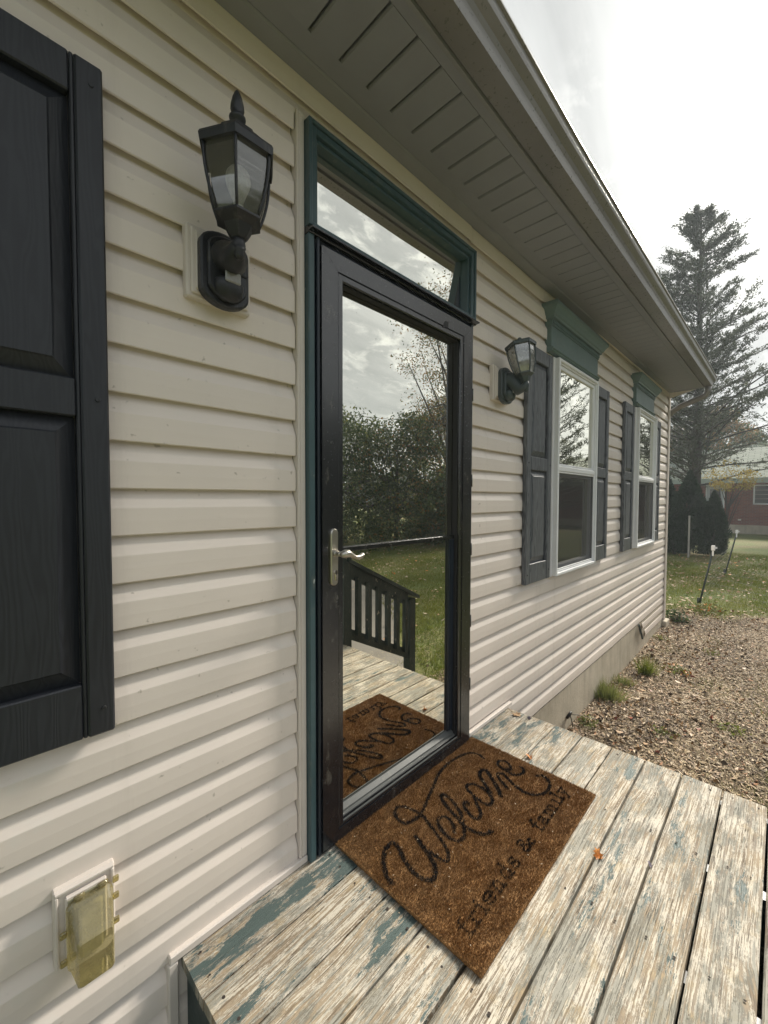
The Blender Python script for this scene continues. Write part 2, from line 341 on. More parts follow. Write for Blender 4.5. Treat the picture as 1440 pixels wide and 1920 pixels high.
for i, c in enumerate([(0.31, 0.225, 0.130), (0.19, 0.135, 0.085), (0.45, 0.365, 0.260), (0.105, 0.075, 0.052), (0.40, 0.28, 0.19), (0.27, 0.12, 0.05)]):
    M['chip%d' % i] = plain('mulch_chip_%s' % 'abcdef'[i], c, 0.8, var=0.25, nscale=20)
M['leaf_orange'] = plain('orange_leaf', (0.55, 0.20, 0.03), 0.55, var=0.45, nscale=60, bump=0.3, bscale=90)
M['leaf_tan'] = plain('tan_leaf', (0.30, 0.18, 0.085), 0.6, var=0.35, nscale=50)
M['leaf_red'] = plain('red_leaf', (0.26, 0.075, 0.045), 0.6, var=0.35, nscale=50)
M['leaf_grey'] = plain('grey_curled_leaf', (0.13, 0.11, 0.14), 0.6, var=0.3, nscale=50)

def ground_mat():
    t = NT('lawn_soil'); v = t.co('Object')
    n = t.noise(v, 0.5, 7, 0.65); f = t.noise(v, 14, 6, 0.7)
    c = t.ramp(n, [(0.30, (0.068, 0.100, 0.024)), (0.46, (0.115, 0.145, 0.036)), (0.56, (0.150, 0.145, 0.052)), (0.70, (0.180, 0.145, 0.070))])
    c = t.mix(t.ramp(f, [(0.35, 0.55), (0.55, 0.0)]), c, (0.045, 0.048, 0.018))
    c = t.mix(t.ramp(f, [(0.58, 0.0), (0.70, 0.6)]), c, (0.26, 0.25, 0.12))
    c = t.mix(t.ramp(t.noise(t.co('Object', (1, 1, 1), loc=(5, 5, 0)), 30, 3, 0.6), [(0.66, 0.0), (0.70, 0.75)]), c, (0.42, 0.30, 0.16))
    t.bsdf(c, 0.9, 0, t.bump(f, 0.8, 0.05), 0.2); return t.m
M['lawn'] = ground_mat()
def mulch_mat():
    t = NT('mulch_soil'); v = t.co('Object')
    f = t.noise(t.co('Object', (1, 2.2, 1)), 38, 6, 0.75); n = t.noise(v, 3, 5, 0.6)
    c = t.ramp(f, [(0.32, (0.04, 0.029, 0.018)), (0.5, (0.13, 0.098, 0.060)), (0.66, (0.30, 0.235, 0.150))])
    c = t.mix(t.ramp(n, [(0.5, 0.0), (0.7, 0.45)]), c, (0.10, 0.075, 0.055))
    t.bsdf(c, 0.9, 0, t.bump(f, 0.9, 0.03), 0.2); return t.m
M['mulch'] = mulch_mat()
M['walk'] = plain('walkway_concrete', (0.20, 0.185, 0.165), 0.85, var=0.12, nscale=3, bump=0.3)
def brick_mat():
    t = NT('far_brick'); v = t.co('Object', (1, 1, 1))
    sp = t.n('ShaderNodeSeparateXYZ'); t.l(v, sp.inputs[0]); cb = t.n('ShaderNodeCombineXYZ')
    t.l(sp.outputs[1], cb.inputs[0]); t.l(sp.outputs[2], cb.inputs[1])
    b = t.n('ShaderNodeTexBrick'); t.l(cb.outputs[0], b.inputs['Vector'])
    b.inputs['Color1'].default_value = (0.16, 0.045, 0.034, 1); b.inputs['Color2'].default_value = (0.25, 0.075, 0.052, 1); b.inputs['Mortar'].default_value = (0.20, 0.15, 0.13, 1)
    b.inputs['Scale'].default_value = 1.0; b.inputs['Brick Width'].default_value = 0.21; b.inputs['Row Height'].default_value = 0.075; b.inputs['Mortar Size'].default_value = 0.010
    t.bsdf(b.outputs['Color'], 0.85, 0, t.bump(b.outputs['Fac'], -0.4, 0.01), 0.2); return t.m
M['brick'] = brick_mat()
M['darkpane'] = plain('dim_far_glass', (0.05, 0.06, 0.075), 0.15)
M['straw'] = plain('dry_straw', (0.42, 0.34, 0.19), 0.8, var=0.2, nscale=10)
def shingle_mat():
    t = NT('green_grey_shingles'); v = t.co('Object')
    sp = t.n('ShaderNodeSeparateXYZ'); t.l(v, sp.inputs[0]); cb = t.n('ShaderNodeCombineXYZ')
    t.l(sp.outputs[1], cb.inputs[0]); t.l(sp.outputs[0], cb.inputs[1])
    b = t.n('ShaderNodeTexBrick'); t.l(cb.outputs[0], b.inputs['Vector'])
    b.inputs['Color1'].default_value = (0.20, 0.235, 0.20, 1); b.inputs['Color2'].default_value = (0.27, 0.30, 0.25, 1); b.inputs['Mortar'].default_value = (0.10, 0.12, 0.10, 1)
    b.inputs['Scale'].default_value = 1.0; b.inputs['Brick Width'].default_value = 0.5; b.inputs['Row Height'].default_value = 0.20; b.inputs['Mortar Size'].default_value = 0.015
    t.bsdf(b.outputs['Color'], 0.9, 0, t.bump(b.outputs['Fac'], -0.5, 0.02), 0.2); return t.m
M['shingle'] = shingle_mat()
def coir():
    t = NT('coir_fibre'); v = t.co('Object')
    n = t.noise(v, 7, 4, 0.6); f = t.noise(v, 220, 3, 0.6)
    c = t.ramp(f, [(0.3, (0.108, 0.052, 0.018)), (0.5, (0.225, 0.114, 0.040)), (0.7, (0.39, 0.225, 0.092))])
    c = t.mix(t.ramp(n, [(0.42, 0.0), (0.7, 0.5)]), c, (0.26, 0.165, 0.085))
    t.bsdf(c, 0.8, 0, None, 0.2); return t.m
M['coir'] = coir()
M['ink'] = plain('coir_black_print', (0.010, 0.008, 0.007), 0.8, var=0.5, nscale=150)
M['ink_worn'] = plain('coir_brown_print', (0.036, 0.022, 0.014), 0.8, var=0.5, nscale=150)

# ------------------------------------------------------------------ geometry helpers
class MB:
    def __init__(s): s.v = []; s.f = []; s.mi = []; s.sm = []
    def add(s, vs, fs, mi=0, smooth=False):
        o = len(s.v); s.v += [tuple(p) for p in vs]; s.f += [tuple(i + o for i in q) for q in fs]
        s.mi += [mi] * len(fs); s.sm += [smooth] * len(fs); return s
    def box(s, x0, x1, y0, y1, z0, z1, mi=0, b=0.0):
        if b <= 0:
            vs = [(x, y, z) for x in (x0, x1) for y in (y0, y1) for z in (z0, z1)]
            return s.add(vs, [(0, 1, 3, 2), (4, 6, 7, 5), (0, 4, 5, 1), (2, 3, 7, 6), (0, 2, 6, 4), (1, 5, 7, 3)], mi)
        b = min(b, (x1 - x0) * .45, (y1 - y0) * .45, (z1 - z0) * .45)
        bm_v = []
        X = (x0, x1); Y = (y0, y1); Z = (z0, z1)
        idx = {}
        for i in (0, 1):
            for j in (0, 1):
                for k in (0, 1):
                    sx = 1 if i == 0 else -1; sy = 1 if j == 0 else -1; sz = 1 if k == 0 else -1
                    for ax in range(3):
                        p = [X[i] + sx * b, Y[j] + sy * b, Z[k] + sz * b]; p[ax] = (X[i], Y[j], Z[k])[ax]
                        idx[(i, j, k, ax)] = len(bm_v); bm_v.append(tuple(p))
        fs = []
        for ax in range(3):
            o = [a for a in range(3) if a != ax]
            for e in (0, 1):
                q = []
                for (a, c) in ((0, 0), (1, 0), (1, 1), (0, 1)):
                    k = [0, 0, 0]; k[ax] = e; k[o[0]] = a; k[o[1]] = c; q.append(idx[(*k, ax)])
                fs.append(tuple(q if (e == 1) == (ax != 1) else q[::-1]))
        for ax in range(3):
            o = [a for a in range(3) if a != ax]
            for a in (0, 1):
                for c in (0, 1):
                    k0 = [0, 0, 0]; k1 = [0, 0, 0]; k0[o[0]] = k1[o[0]] = a; k0[o[1]] = k1[o[1]] = c; k1[ax] = 1
                    fs.append((idx[(*k0, o[0])], idx[(*k1, o[0])], idx[(*k1, o[1])], idx[(*k0, o[1])]))
        for i in (0, 1):
            for j in (0, 1):
                for k in (0, 1): fs.append((idx[(i, j, k, 0)], idx[(i, j, k, 1)], idx[(i, j, k, 2)]))
        return s.add(bm_v, fs, mi)
    def prism(s, prof, xs, mi=0, zoff=None, caps=True, smooth=False, axis='x', yoff=None):
        """closed profile (y,z) swept along x stations"""
        n = len(prof); vs = []
        for i, x in enumerate(xs):
            dz = zoff[i] if zoff else 0; dy = yoff[i] if yoff else 0
            for (y, z) in prof:
                vs.append((x, y + dy, z + dz) if axis == 'x' else ((y, x, z + dz) if axis == 'y' else (y, z, x)))
        fs = []
        for i in range(len(xs) - 1):
            for j in range(n):
                a = i * n + j; b = i * n + (j + 1) % n; fs.append((a, b, b + n, a + n))
        s.add(vs, fs, mi, smooth)
        if caps:
            o = len(s.v) - len(vs)
            s.f.append(tuple(o + k for k in range(n))); s.f.append(tuple(o + (len(xs) - 1) * n + k for k in range(n))[::-1]); s.mi += [mi] * 2; s.sm += [False] * 2
        return s
    def tube(s, path, rad, seg=8, mi=0, caps=True, flat=None):
        P = [Vector(p) for p in path]; vs = []; n = len(P)
        if not isinstance(rad, (list, tuple)): rad = [rad] * n
        up = Vector((0, 0, 1)); prev = None
        for i in range(n):
            d = (P[min(i + 1, n - 1)] - P[max(i - 1, 0)]).normalized()
            if prev is None:
                a = d.cross(up); a = a if a.length > 1e-3 else d.cross(Vector((1, 0, 0))); a.normalize()
            else:
                a = (prev - d * prev.dot(d)); a = a if a.length > 1e-4 else d.cross(up); a.normalize()
            prev = a; b = d.cross(a)
            for k in range(seg):
                t = 2 * PI * k / seg; f = flat if flat else 1.0
                vs.append(P[i] + (a * math.cos(t) + b * math.sin(t) * f) * rad[i])
        fs = [(i * seg + k, i * seg + (k + 1) % seg, (i + 1) * seg + (k + 1) % seg, (i + 1) * seg + k) for i in range(n - 1) for k in range(seg)]
        s.add(vs, fs, mi, True)
        if caps:
            o = len(s.v) - len(vs)
            s.f.append(tuple(o + k for k in range(seg))[::-1]); s.f.append(tuple(o + (n - 1) * seg + k for k in range(seg))); s.mi += [mi] * 2; s.sm += [False] * 2
        return s
    def lathe(s, c, prof, seg=16, mi=0, rot=0.0, smooth=True, sx=1, sy=1):
        vs = []
        for (r, z) in prof:
            for k in range(seg):
                t = 2 * PI * k / seg + rot; vs.append((c[0] + r * math.cos(t) * sx, c[1] + r * math.sin(t) * sy, c[2] + z))
        fs = [(i * seg + k, i * seg + (k + 1) % seg, (i + 1) * seg + (k + 1) % seg, (i + 1) * seg + k) for i in range(len(prof) - 1) for k in range(seg)]
        s.add(vs, fs, mi, smooth)
        o = len(s.v) - len(vs); n = len(prof)
        if prof[0][0] > 1e-4: s.f.append(tuple(o + k for k in range(seg))[::-1]); s.mi.append(mi); s.sm.append(False)
        if prof[-1][0] > 1e-4: s.f.append(tuple(o + (n - 1) * seg + k for k in range(seg))); s.mi.append(mi); s.sm.append(False)
        return s
    def build(s, name, mats, parent=None, loc=None, center=False):
        me = bpy.data.meshes.new(name)
        vs = s.v
        if center and loc is None:
            a = np.array(vs); loc = tuple((a.min(0) + a.max(0)) / 2)
        if loc is not None: vs = [(p[0] - loc[0], p[1] - loc[1], p[2] - loc[2]) for p in vs]
        me.from_pydata(vs, [], s.f)
        if not isinstance(mats, (list, tuple)): mats = [mats]
        for m in mats: me.materials.append(M[m] if isinstance(m, str) else m)
        if any(s.mi): me.polygons.foreach_set('material_index', s.mi)
        me.polygons.foreach_set('use_smooth', s.sm)
        o = bpy.data.objects.new(name, me); COL.objects.link(o)
        if loc is not None: o.location = loc
        if parent: attach(o, parent)
        fixn(me)
        return o

import bmesh
def fixn(me):
    if len(me.polygons) > 4000: return
    bm = bmesh.new(); bm.from_mesh(me); bmesh.ops.recalc_face_normals(bm, faces=bm.faces); bm.to_mesh(me); bm.free()
WORLDLOC = {}
def wloc(o):
    v = Vector((0, 0, 0)); M4 = Matrix.Identity(4)
    while o is not None: v = o.location + v if True else v; o = o.parent
    return v
def attach(o, parent):
    """parent keeps no rotation, so children only need their offset corrected"""
    o.location = o.location - wloc(parent); o.parent = parent
def tag(o, label=None, cat=None, group=None, kind=None):
    if label: o['label'] = label
    if cat: o['category'] = cat
    if group: o['group'] = group
    if kind: o['kind'] = kind
    return o
def empty(name, loc=(0, 0, 0), label=None, cat=None, group=None, kind=None):
    o = bpy.data.objects.new(name, None); COL.objects.link(o); o.location = loc; o.empty_display_size = 0.1
    return tag(o, label, cat, group, kind)
def np_mesh(name, V, F, mats, parent=None, mi=None, loc=None):
    me = bpy.data.meshes.new(name); V = np.asarray(V, np.float32); F = np.asarray(F, np.int32); k = F.shape[1]
    if loc is not None: V = V - np.array(loc, np.float32)
    me.vertices.add(len(V)); me.vertices.foreach_set('co', V.ravel())
    me.loops.add(F.size); me.loops.foreach_set('vertex_index', F.ravel())
    me.polygons.add(len(F)); me.polygons.foreach_set('loop_start', np.arange(0, F.size, k, dtype=np.int32)); me.polygons.foreach_set('loop_total', np.full(len(F), k, np.int32))
    if not isinstance(mats, (list, tuple)): mats = [mats]
    for m in mats: me.materials.append(M[m])
    if mi is not None: me.polygons.foreach_set('material_index', np.asarray(mi, np.int32))
    me.update(calc_edges=True); me.validate()
    o = bpy.data.objects.new(name, me); COL.objects.link(o)
    if loc is not None: o.location = loc
    if parent: attach(o, parent)
    return o
def leaves(C, D, L, Wd, roll=None, bend=0.0):
    """rhombic leaf faces (2 tris) centred at C along D"""
    C = np.asarray(C, float); n = len(C); D = D / (np.linalg.norm(D, axis=1, keepdims=True) + 1e-9)
    r = rng.normal(size=(n, 3)) if roll is None else roll
    A = np.cross(D, r); A /= (np.linalg.norm(A, axis=1, keepdims=True) + 1e-9)
    L = np.broadcast_to(np.asarray(L, float), (n,))[:, None]; Wd = np.broadcast_to(np.asarray(Wd, float), (n,))[:, None]
    N = np.cross(D, A) * bend * L
    V = np.stack([C - D * L / 2, C + A * Wd / 2 + N, C + D * L / 2, C - A * Wd / 2 + N], 1).reshape(-1, 3)
    i = np.arange(n)[:, None] * 4
    F = np.concatenate([i + [0, 1, 2], i + [0, 2, 3]], 1).reshape(-1, 3)
    return V, F
def blades(C, D, L, Wd):
    C = np.asarray(C, float); n = len(C); D = D / np.linalg.norm(D, axis=1, keepdims=True)
    r = rng.normal(size=(n, 3)); A = np.cross(D, r); A /= (np.linalg.norm(A, axis=1, keepdims=True) + 1e-9)
    L = np.broadcast_to(np.asarray(L, float), (n,))[:, None]; Wd = np.broadcast_to(np.asarray(Wd, float), (n,))[:, None]
    V = np.stack([C - A * Wd / 2, C + A * Wd / 2, C + D * L], 1).reshape(-1, 3)
    return V, np.arange(n * 3).reshape(n, 3)

GZ = -0.55
# ------------------------------------------------------------------ the ground
gb = MB(); gb.add([(-300, -300, GZ - .02), (300, -300, GZ - .02), (300, 300, GZ - .02), (-300, 300, GZ - .02)], [(0, 1, 2, 3)])
g0 = gb.build('lawn', 'lawn'); tag(g0, 'green lawn running to the neighbouring brick house', kind='structure')
# mulch bed with a gently uneven surface
def hgt(x, y):
    return 0.020 * np.sin(x * 1.9 + y * 1.3) * np.cos(y * 2.3 - x * .7) + 0.011 * np.sin(x * 5.3 + 1) * np.sin(y * 6.1)
nx, ny = 160, 50
X, Y = np.meshgrid(np.linspace(1.0, 7.75, nx), np.linspace(-2.5, 0.05, ny), indexing='ij')
xe = 7.0 + 0.35 * np.sin(Y * 4) + 0.15 * np.sin(Y * 11)
Z = GZ + hgt(X, Y) * 0.8 + 0.012 - 0.10 * np.clip((X - xe), 0, 1) - 0.25 * np.clip((-1.16 - .08 * np.sin(X * 5) - Y), 0, 1)
V = np.stack([X, Y, Z], -1).reshape(-1, 3); I = (np.arange(nx - 1)[:, None] * ny + np.arange(ny - 1)).ravel()
mb_ = np_mesh('mulch_bed', V, np.stack([I, I + ny, I + ny + 1, I + 1], 1), 'mulch'); tag(mb_, 'bare mulch bed along the house foundation', kind='structure')
# wood chips and crumbled leaves
N = 100000
px = 1.3 + (7.6 - 1.3) * rng.random(N) ** 0.85; py = -2.2 * rng.random(N) + 0.0
keep = (px < 7.1 + 0.35 * np.sin(py * 4) + 0.4 * rng.random(N)) & (py > -1.05 - 0.30 * rng.random(N)); px, py = px[keep], py[keep]; N = len(px)
pz = GZ + hgt(px, py) * 0.8 + 0.014 + 0.012 * rng.random(N)
th = rng.normal(0.25, 0.9, N); D = np.stack([np.cos(th), np.sin(th), rng.normal(0, .28, N)], 1)
roll = np.stack([rng.normal(0, .5, N), rng.normal(0, .5, N), np.ones(N)], 1)
Ls = np.minimum(rng.lognormal(-3.95, 0.55, N), .055); Ws = np.minimum(Ls * rng.uniform(.2, .6, N), .016)
toneband = np.sin(px * 2.3 + 1.5 * np.sin(py * 3.1)) * np.sin(py * 4.2 + px) + rng.normal(0, .5, N)  # wavy patches that choose between darker and lighter chip colours
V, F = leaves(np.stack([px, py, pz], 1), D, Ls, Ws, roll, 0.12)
mi = np.repeat(np.where(toneband < -.15, rng.choice(6, N, p=[.15, .34, .06, .36, .06, .03]), rng.choice(6, N, p=[.32, .14, .24, .08, .18, .04])), 2)
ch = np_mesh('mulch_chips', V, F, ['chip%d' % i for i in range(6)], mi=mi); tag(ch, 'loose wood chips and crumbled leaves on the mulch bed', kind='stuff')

# straw and dead grass strewn between the chips
n = 15000; sx = rng.uniform(1.3, 7.2, n); sy = rng.uniform(-2.2, -.02, n); k = (np.sin(sx * 1.7 + sy * 2) * np.sin(sy * 3.3 - sx) + .9 * (-sy - .5) > rng.normal(.1, .5, n)); sx, sy = sx[k], sy[k]; n = len(sx)
V, F = leaves(np.stack([sx, sy, GZ + hgt(sx, sy) * .8 + .022 + .01 * rng.random(n)], 1), np.stack([rng.normal(1, .8, n), rng.normal(0, .8, n), rng.normal(0, .12, n)], 1), rng.uniform(.02, .075, n), .0022, np.tile([[0, 0, 1.]], (n, 1)))
tag(np_mesh('straw', V, F, ['straw', 'chip2'], mi=np.repeat(rng.choice(2, n, p=[.8, .2]), 2)), 'dry straw and dead grass strewn over the mulch', kind='stuff')
n = 900; lx = rng.uniform(1.5, 7.6, n); ly = -np.abs(rng.normal(0, .55, n)) - .02
V, F = leaves(np.stack([lx, ly, GZ + hgt(lx, ly) * .8 + .03], 1), rng.normal(size=(n, 3)) * [1, 1, .4], rng.uniform(.02, .055, n), rng.uniform(.015, .04, n), None, .3)
tag(np_mesh('leaf_litter', V, F, ['leaf_tan', 'chip2', 'leaf_red', 'chip3'], mi=np.repeat(rng.choice(4, n, p=[.48, .22, .04, .26]), 2)), 'curled dead leaves lying in the mulch', kind='stuff')
def grass(name, n, box, hmin, hmax, w, label, dens=None, mat='grass', z0=GZ - 0.02, lean=0.5):
    x = rng.uniform(box[0], box[1], n); y = rng.uniform(box[2], box[3], n)
    if dens is not None: k = dens(x, y) > rng.random(n); x, y = x[k], y[k]
    n = len(x); D = np.stack([rng.normal(0, lean, n), rng.normal(0, lean, n), np.ones(n)], 1)
    V, F = blades(np.stack([x, y, np.full(n, z0)], 1), D, rng.uniform(hmin, hmax, n), w)
    return tag(np_mesh(name, V, F, mat), label, kind='stuff')
patch = lambda x, y: np.clip(0.62 + 0.5 * np.sin(x * 1.7 + np.sin(y * 2.1) * 1.3) * np.sin(y * 2.6 + x * .6), 0.12, 1)
grass('grass', 130000, (6.9, 17, -3.2, 3.5), .03, .085, .010, 'patchy green lawn grass beyond the mulch bed', lambda x, y: patch(x, y) * (x > 7.1 + 0.35 * np.sin(y * 4)) * np.clip(1.3 - (x - 7) / 14, 0, 1) * (1 - 0.93 * ((x > 13.5) & (y > .2))))
grass('grass', 140000, (1.5, 12, -9, -1.2), .03, .085, .011, 'lawn grass in front of the porch', lambda x, y: patch(x, y) * ((y < -1.22) | (x > 7)) * np.clip(1.2 - (x - 2) / 13, 0, 1) * ((x < 2.3) + (x > 3.1 + (-y - 2.2) * 0.75) > 0))
# thin grass growing into the mulch at the right
grass('grass', 22000, (1.6, 7.0, -1.0, -0.05), .015, .05, .0035, 'sparse green shoots in the mulch', lambda x, y: np.clip(np.sin(x * 2.3 + 1.7 * np.sin(y * 3)) * np.sin(y * 5.1 + x * 1.3) - .42, 0, 1) * 2.4, z0=GZ, lean=.9)
grass('grass', 14000, (1.6, 5.5, -1.75, -0.70), .025, .075, .0045, 'thin grass creeping into the mulch bed', lambda x, y: np.clip((-0.78 - y) * 1.1, 0, 1) * (np.sin(x * 3.1 + y * 2) * np.sin(y * 5 + x) > -.15) * (x < 2.9 + (y + 1.7) * 1.5 + 1.0), z0=GZ, lean=.8)
# fallen leaves over the lawn
n = 2600; n = 900; x = rng.uniform(7, 16, n); y = rng.uniform(-3, 2.2, n)
D = np.stack([rng.normal(size=n), rng.normal(size=n), rng.normal(0, .3, n)], 1); roll = np.stack([rng.normal(0, .4, n), rng.normal(0, .4, n), np.ones(n)], 1)
V, F = leaves(np.stack([x, y, np.full(n, GZ + .035)], 1), D, rng.uniform(.04, .09, n), rng.uniform(.03, .07, n), roll, .2)
tag(np_mesh('leaf_litter', V, F, ['leaf_tan', 'chip0', 'leaf_orange'], mi=np.repeat(rng.choice(3, n, p=[.5, .45, .05]), 2)), 'tan leaves scattered over the lawn', kind='stuff')
n = 700; x = rng.uniform(2.5, 12, n); y = rng.uniform(-9, -2.2, n)
V, F = leaves(np.stack([x, y, np.full(n, GZ + .035)], 1), rng.normal(size=(n, 3)) * [1, 1, .3], rng.uniform(.04, .09, n), rng.uniform(.03, .07, n), np.tile([[0., 0., 1.]], (n, 1)), .2)
tag(np_mesh('leaf_litter', V, F, ['leaf_tan', 'chip2', 'leaf_orange'], mi=np.repeat(rng.choice(3, n, p=[.5, .40, .10]), 2)), 'dry leaves scattered over the front lawn', kind='stuff')
wk = MB(); wk.add([(2.35, -1.55, 0), (2.55, -1.6, 0), (3.05, -2.35, 0), (4.7, -3.85, 0), (5.6, -5.6, 0), (5.6, -12, 0), (2.0, -12, 0), (2.35, -2.9, 0)], [tuple(range(8))])
wko = wk.build('walkway', 'walk', loc=(0, 0, 0)); wko.location.z = GZ - .012; tag(wko, kind='structure')

# ------------------------------------------------------------------ the house
house = empty('house', (0, 0, GZ), 'tan vinyl sided house with black storm door, white windows and dark shutters', 'house')
EL, ZL = 0.1143, 1.2544
ER, ZR = 0.1126, 1.2678
def course(x0, x1, zb, e, zmin=None, zmax=None):
    prof = [(.0225, zb + .019), (.0075, zb + .017), (.0062, zb + .0015), (.0030, zb), (.0003, zb + .0025), (.0000, zb + .012), (-.0006, zb + e * .30), (.0000, zb + e * .575), (.0004, zb + e * .592), (.0195, zb + e * .955), (.0215, zb + e + .020)]
    if zmin is not None: prof = [(y, max(z, zmin)) for y, z in prof]
    if zmax is not None: prof = [(y, min(z, zmax)) for y, z in prof]
    nst = max(2, int((x1 - x0) / 0.22) + 1); xs = list(np.linspace(x0, x1, nst))
    zo = [random.gauss(0, .0005) for _ in xs]; yo = [random.gauss(0, .0007) for _ in xs]
    mb = MB(); n = len(prof); vs = []
    for i, x in enumerate(xs):
        for (y, z) in prof: vs.append((x, y + yo[i], z + zo[i]))
    fs = [(i * n + j, i * n + j + 1, (i + 1) * n + j + 1, (i + 1) * n + j) for i in range(nst - 1) for j in range(n - 1)]
    mb.add(vs, fs)
    # the butt return and the bottom lip stay crisp, the bevel is flat
    return mb.build('siding_board', 'siding', house, center=True)
for k in range(-13, 12):
    zb = ZL + EL * k
    if k == 11: course(-2.6, 1.036, zb, EL, zmax=2.62)
    elif k == 10: course(-2.6, 0.0, zb, EL); course(0.0, 1.036, zb, EL, zmin=2.452)
    else: course(-2.6, 0.002, zb, EL)
W1 = (2.055, 2.885); W2 = (4.235, 5.085); CX = 6.02
for k in range(-13, 13):
    zb = ZR + ER * k
    if k == 12: course(1.9, CX, zb, ER); continue
    if zb > 0.60 and zb + ER < 2.20:
        for a, b in ((1.037, W1[0] + .01), (W1[1] - .01, W2[0] + .01), (W2[1] - .01, CX)): course(a, b, zb, ER)
    else: course(1.037, CX, zb, ER)
# two lower courses beyond the torn starter strip
for k in (-14, -15):
    zb = ZR + ER * k; x0 = 4.80 + (0.14 if k == -15 else 0)
    course(x0, CX, zb, ER)
    mb = MB(); mb.add([(x0, .001, zb + .003), (x0, .001, zb + ER * .58), (x0 - .10, -.010, zb + ER * .98), (x0 - .055, -.018, zb + ER * .40)], [(0, 1, 2, 3)]); mb.build('loose_siding_flap', 'siding', house, center=True)
mb = MB(); mb.box(4.66, 4.685, -.022, -.004, -.44, -.165, b=.003); o = mb.build('starter_strip', 'deckteal', house, center=True); o.rotation_euler = (0.0, -0.75, 0.0); tag(o, 'dark loose strip poking out below the siding')
# sheathing and rooms behind the openings
sh = MB()
def rects(x0, x1, z0, z1): sh.box(x0, x1, .0235, .030, z0, z1)
rects(-2.6, .03, -.3, 2.75); rects(.03, 1.032, 2.42, 2.75); rects(1.032, 2.07, -.3, 2.75); rects(2.07, 2.87, -.3, .71); rects(2.07, 2.87, 2.17, 2.75)
rects(2.87, 4.25, -.3, 2.75); rects(4.25, 5.07, -.3, .71); rects(4.25, 5.07, 2.17, 2.75); rects(5.07, 6.02, -.45, 2.75)
sh.build('sheathing', 'dark_in', house)
rm = MB(); rm.add([(1.3, .031, -.2), (5.9, .031, -.2), (5.9, 3, -.2), (1.3, 3, -.2), (1.3, .031, 2.6), (5.9, .031, 2.6), (5.9, 3, 2.6), (1.3, 3, 2.6)], [(0, 1, 2, 3), (4, 5, 6, 7), (3, 2, 6, 7), (0, 3, 7, 4), (1, 2, 6, 5)])
rm.build('room_lining', 'dark_in', house)
bx = MB(); bx.box(-2.6, 6.02, 3.2, 7.0, GZ, 2.7); bx.box(6.0, 6.03, .03, 3.2, GZ, 2.7); bx.box(-2.6, -2.58, .03, 3.2, GZ, 2.7); bx.build('outer_wall', 'siding', house)
fd = MB(); fd.prism([(.004, GZ - .1), (.004, -.205), (.20, -.205), (.20, GZ - .1)], list(np.linspace(-2.6, 6.0, 20))); fd.build('foundation', 'concrete', house)
fd = MB(); fd.box(5.93, 6.16, -.05, .03, GZ, -.452, b=.01); fd.build('corner_footing', 'concrete', house, center=True)
# corner post
ct = MB(); ct.box(6.02, 6.075, -.016, .10, -.46, 2.70, b=.006); ct.box(5.998, 6.019, -.0145, .0, -.46, 2.70, b=.004); ct.build('corner_trim', 'trim', house, center=True)
# j channels round the door opening
def jch(x0, x1, z0, z1, y=-.0125):
    mb = MB(); mb.box(x0, x1, y, .0232, z0, z1, b=.003); return mb
m_ = jch(0.004, .012, .024, 2.462); m_.box(.0125, .034, -.0105, .0232, .024, 2.462, b=.003); m_.build('trim_channel', 'trim', house, center=True)
m_ = jch(.004, 1.045, 2.4455, 2.4535, -.012); m_.build('trim_channel', 'trim', house, center=True)
m_ = jch(1.031, 1.043, .024, 2.444); m_.build('trim_channel', 'trim', house, center=True)
m_ = jch(-.405, .034, .0, .0225, -.0145); m_.build('trim_channel', 'trim', house, center=True)
m_ = jch(1.040, 1.505, .0, .0225, -.0145); m_.build('trim_channel', 'trim', house, center=True)
m_ = jch(-.408, -.383, -.54, -.001, -.0135); m_.build('trim_channel', 'trim', house, center=True)

# ---- soffit, fascia and gutter (the eave settles slightly upwards to the far end)
zs = lambda x: 2.592 + 0.0195 * max(0.0, x - 1.0)
XE = 6.03
def sweep(name, prof, mat, x0=-2.6, x1=XE, smooth=False):
    xs = [x0, 1.0] + list(np.linspace(1.5, x1, 6)); mb = MB()
    mb.prism(prof, xs, zoff=[zs(x) for x in xs], smooth=smooth); return mb.build(name, mat, house)
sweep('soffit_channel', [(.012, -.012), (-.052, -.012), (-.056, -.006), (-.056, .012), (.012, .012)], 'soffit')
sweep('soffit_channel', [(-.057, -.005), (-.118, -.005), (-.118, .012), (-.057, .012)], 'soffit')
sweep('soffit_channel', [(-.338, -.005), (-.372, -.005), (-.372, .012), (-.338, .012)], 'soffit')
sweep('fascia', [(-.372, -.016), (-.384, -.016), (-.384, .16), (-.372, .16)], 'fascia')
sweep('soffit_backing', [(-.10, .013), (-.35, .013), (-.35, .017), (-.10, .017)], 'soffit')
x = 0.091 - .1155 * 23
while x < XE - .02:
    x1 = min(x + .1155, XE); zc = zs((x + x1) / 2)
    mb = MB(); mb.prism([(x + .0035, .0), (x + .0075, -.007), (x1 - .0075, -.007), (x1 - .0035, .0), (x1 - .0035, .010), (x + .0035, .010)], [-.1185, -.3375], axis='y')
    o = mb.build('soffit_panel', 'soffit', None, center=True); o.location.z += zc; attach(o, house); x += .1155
gp = [(-.386, .0), (-.388, -.006), (-.464, -.008), (-.4665, .004), (-.468, .012), (-.470, .030), (-.478, .044), (-.490, .052), (-.500, .060), (-.504, .072), (-.504, .090), (-.512, .094), (-.512, .100), (-.500, .101), (-.4985, .074), (-.488, .058), (-.465, .034), (-.461, .002), (-.390, .002), (-.390, .09), (-.386, .09)]
sweep('gutter', gp, 'gutter')
cap = MB(); cap.prism([(y, z) for y, z in gp[:15]] + [(-.386, .09)], [XE, XE + .004], zoff=[zs(XE)] * 2); cap.build('gutter_end_cap', 'gutter', house, center=True)
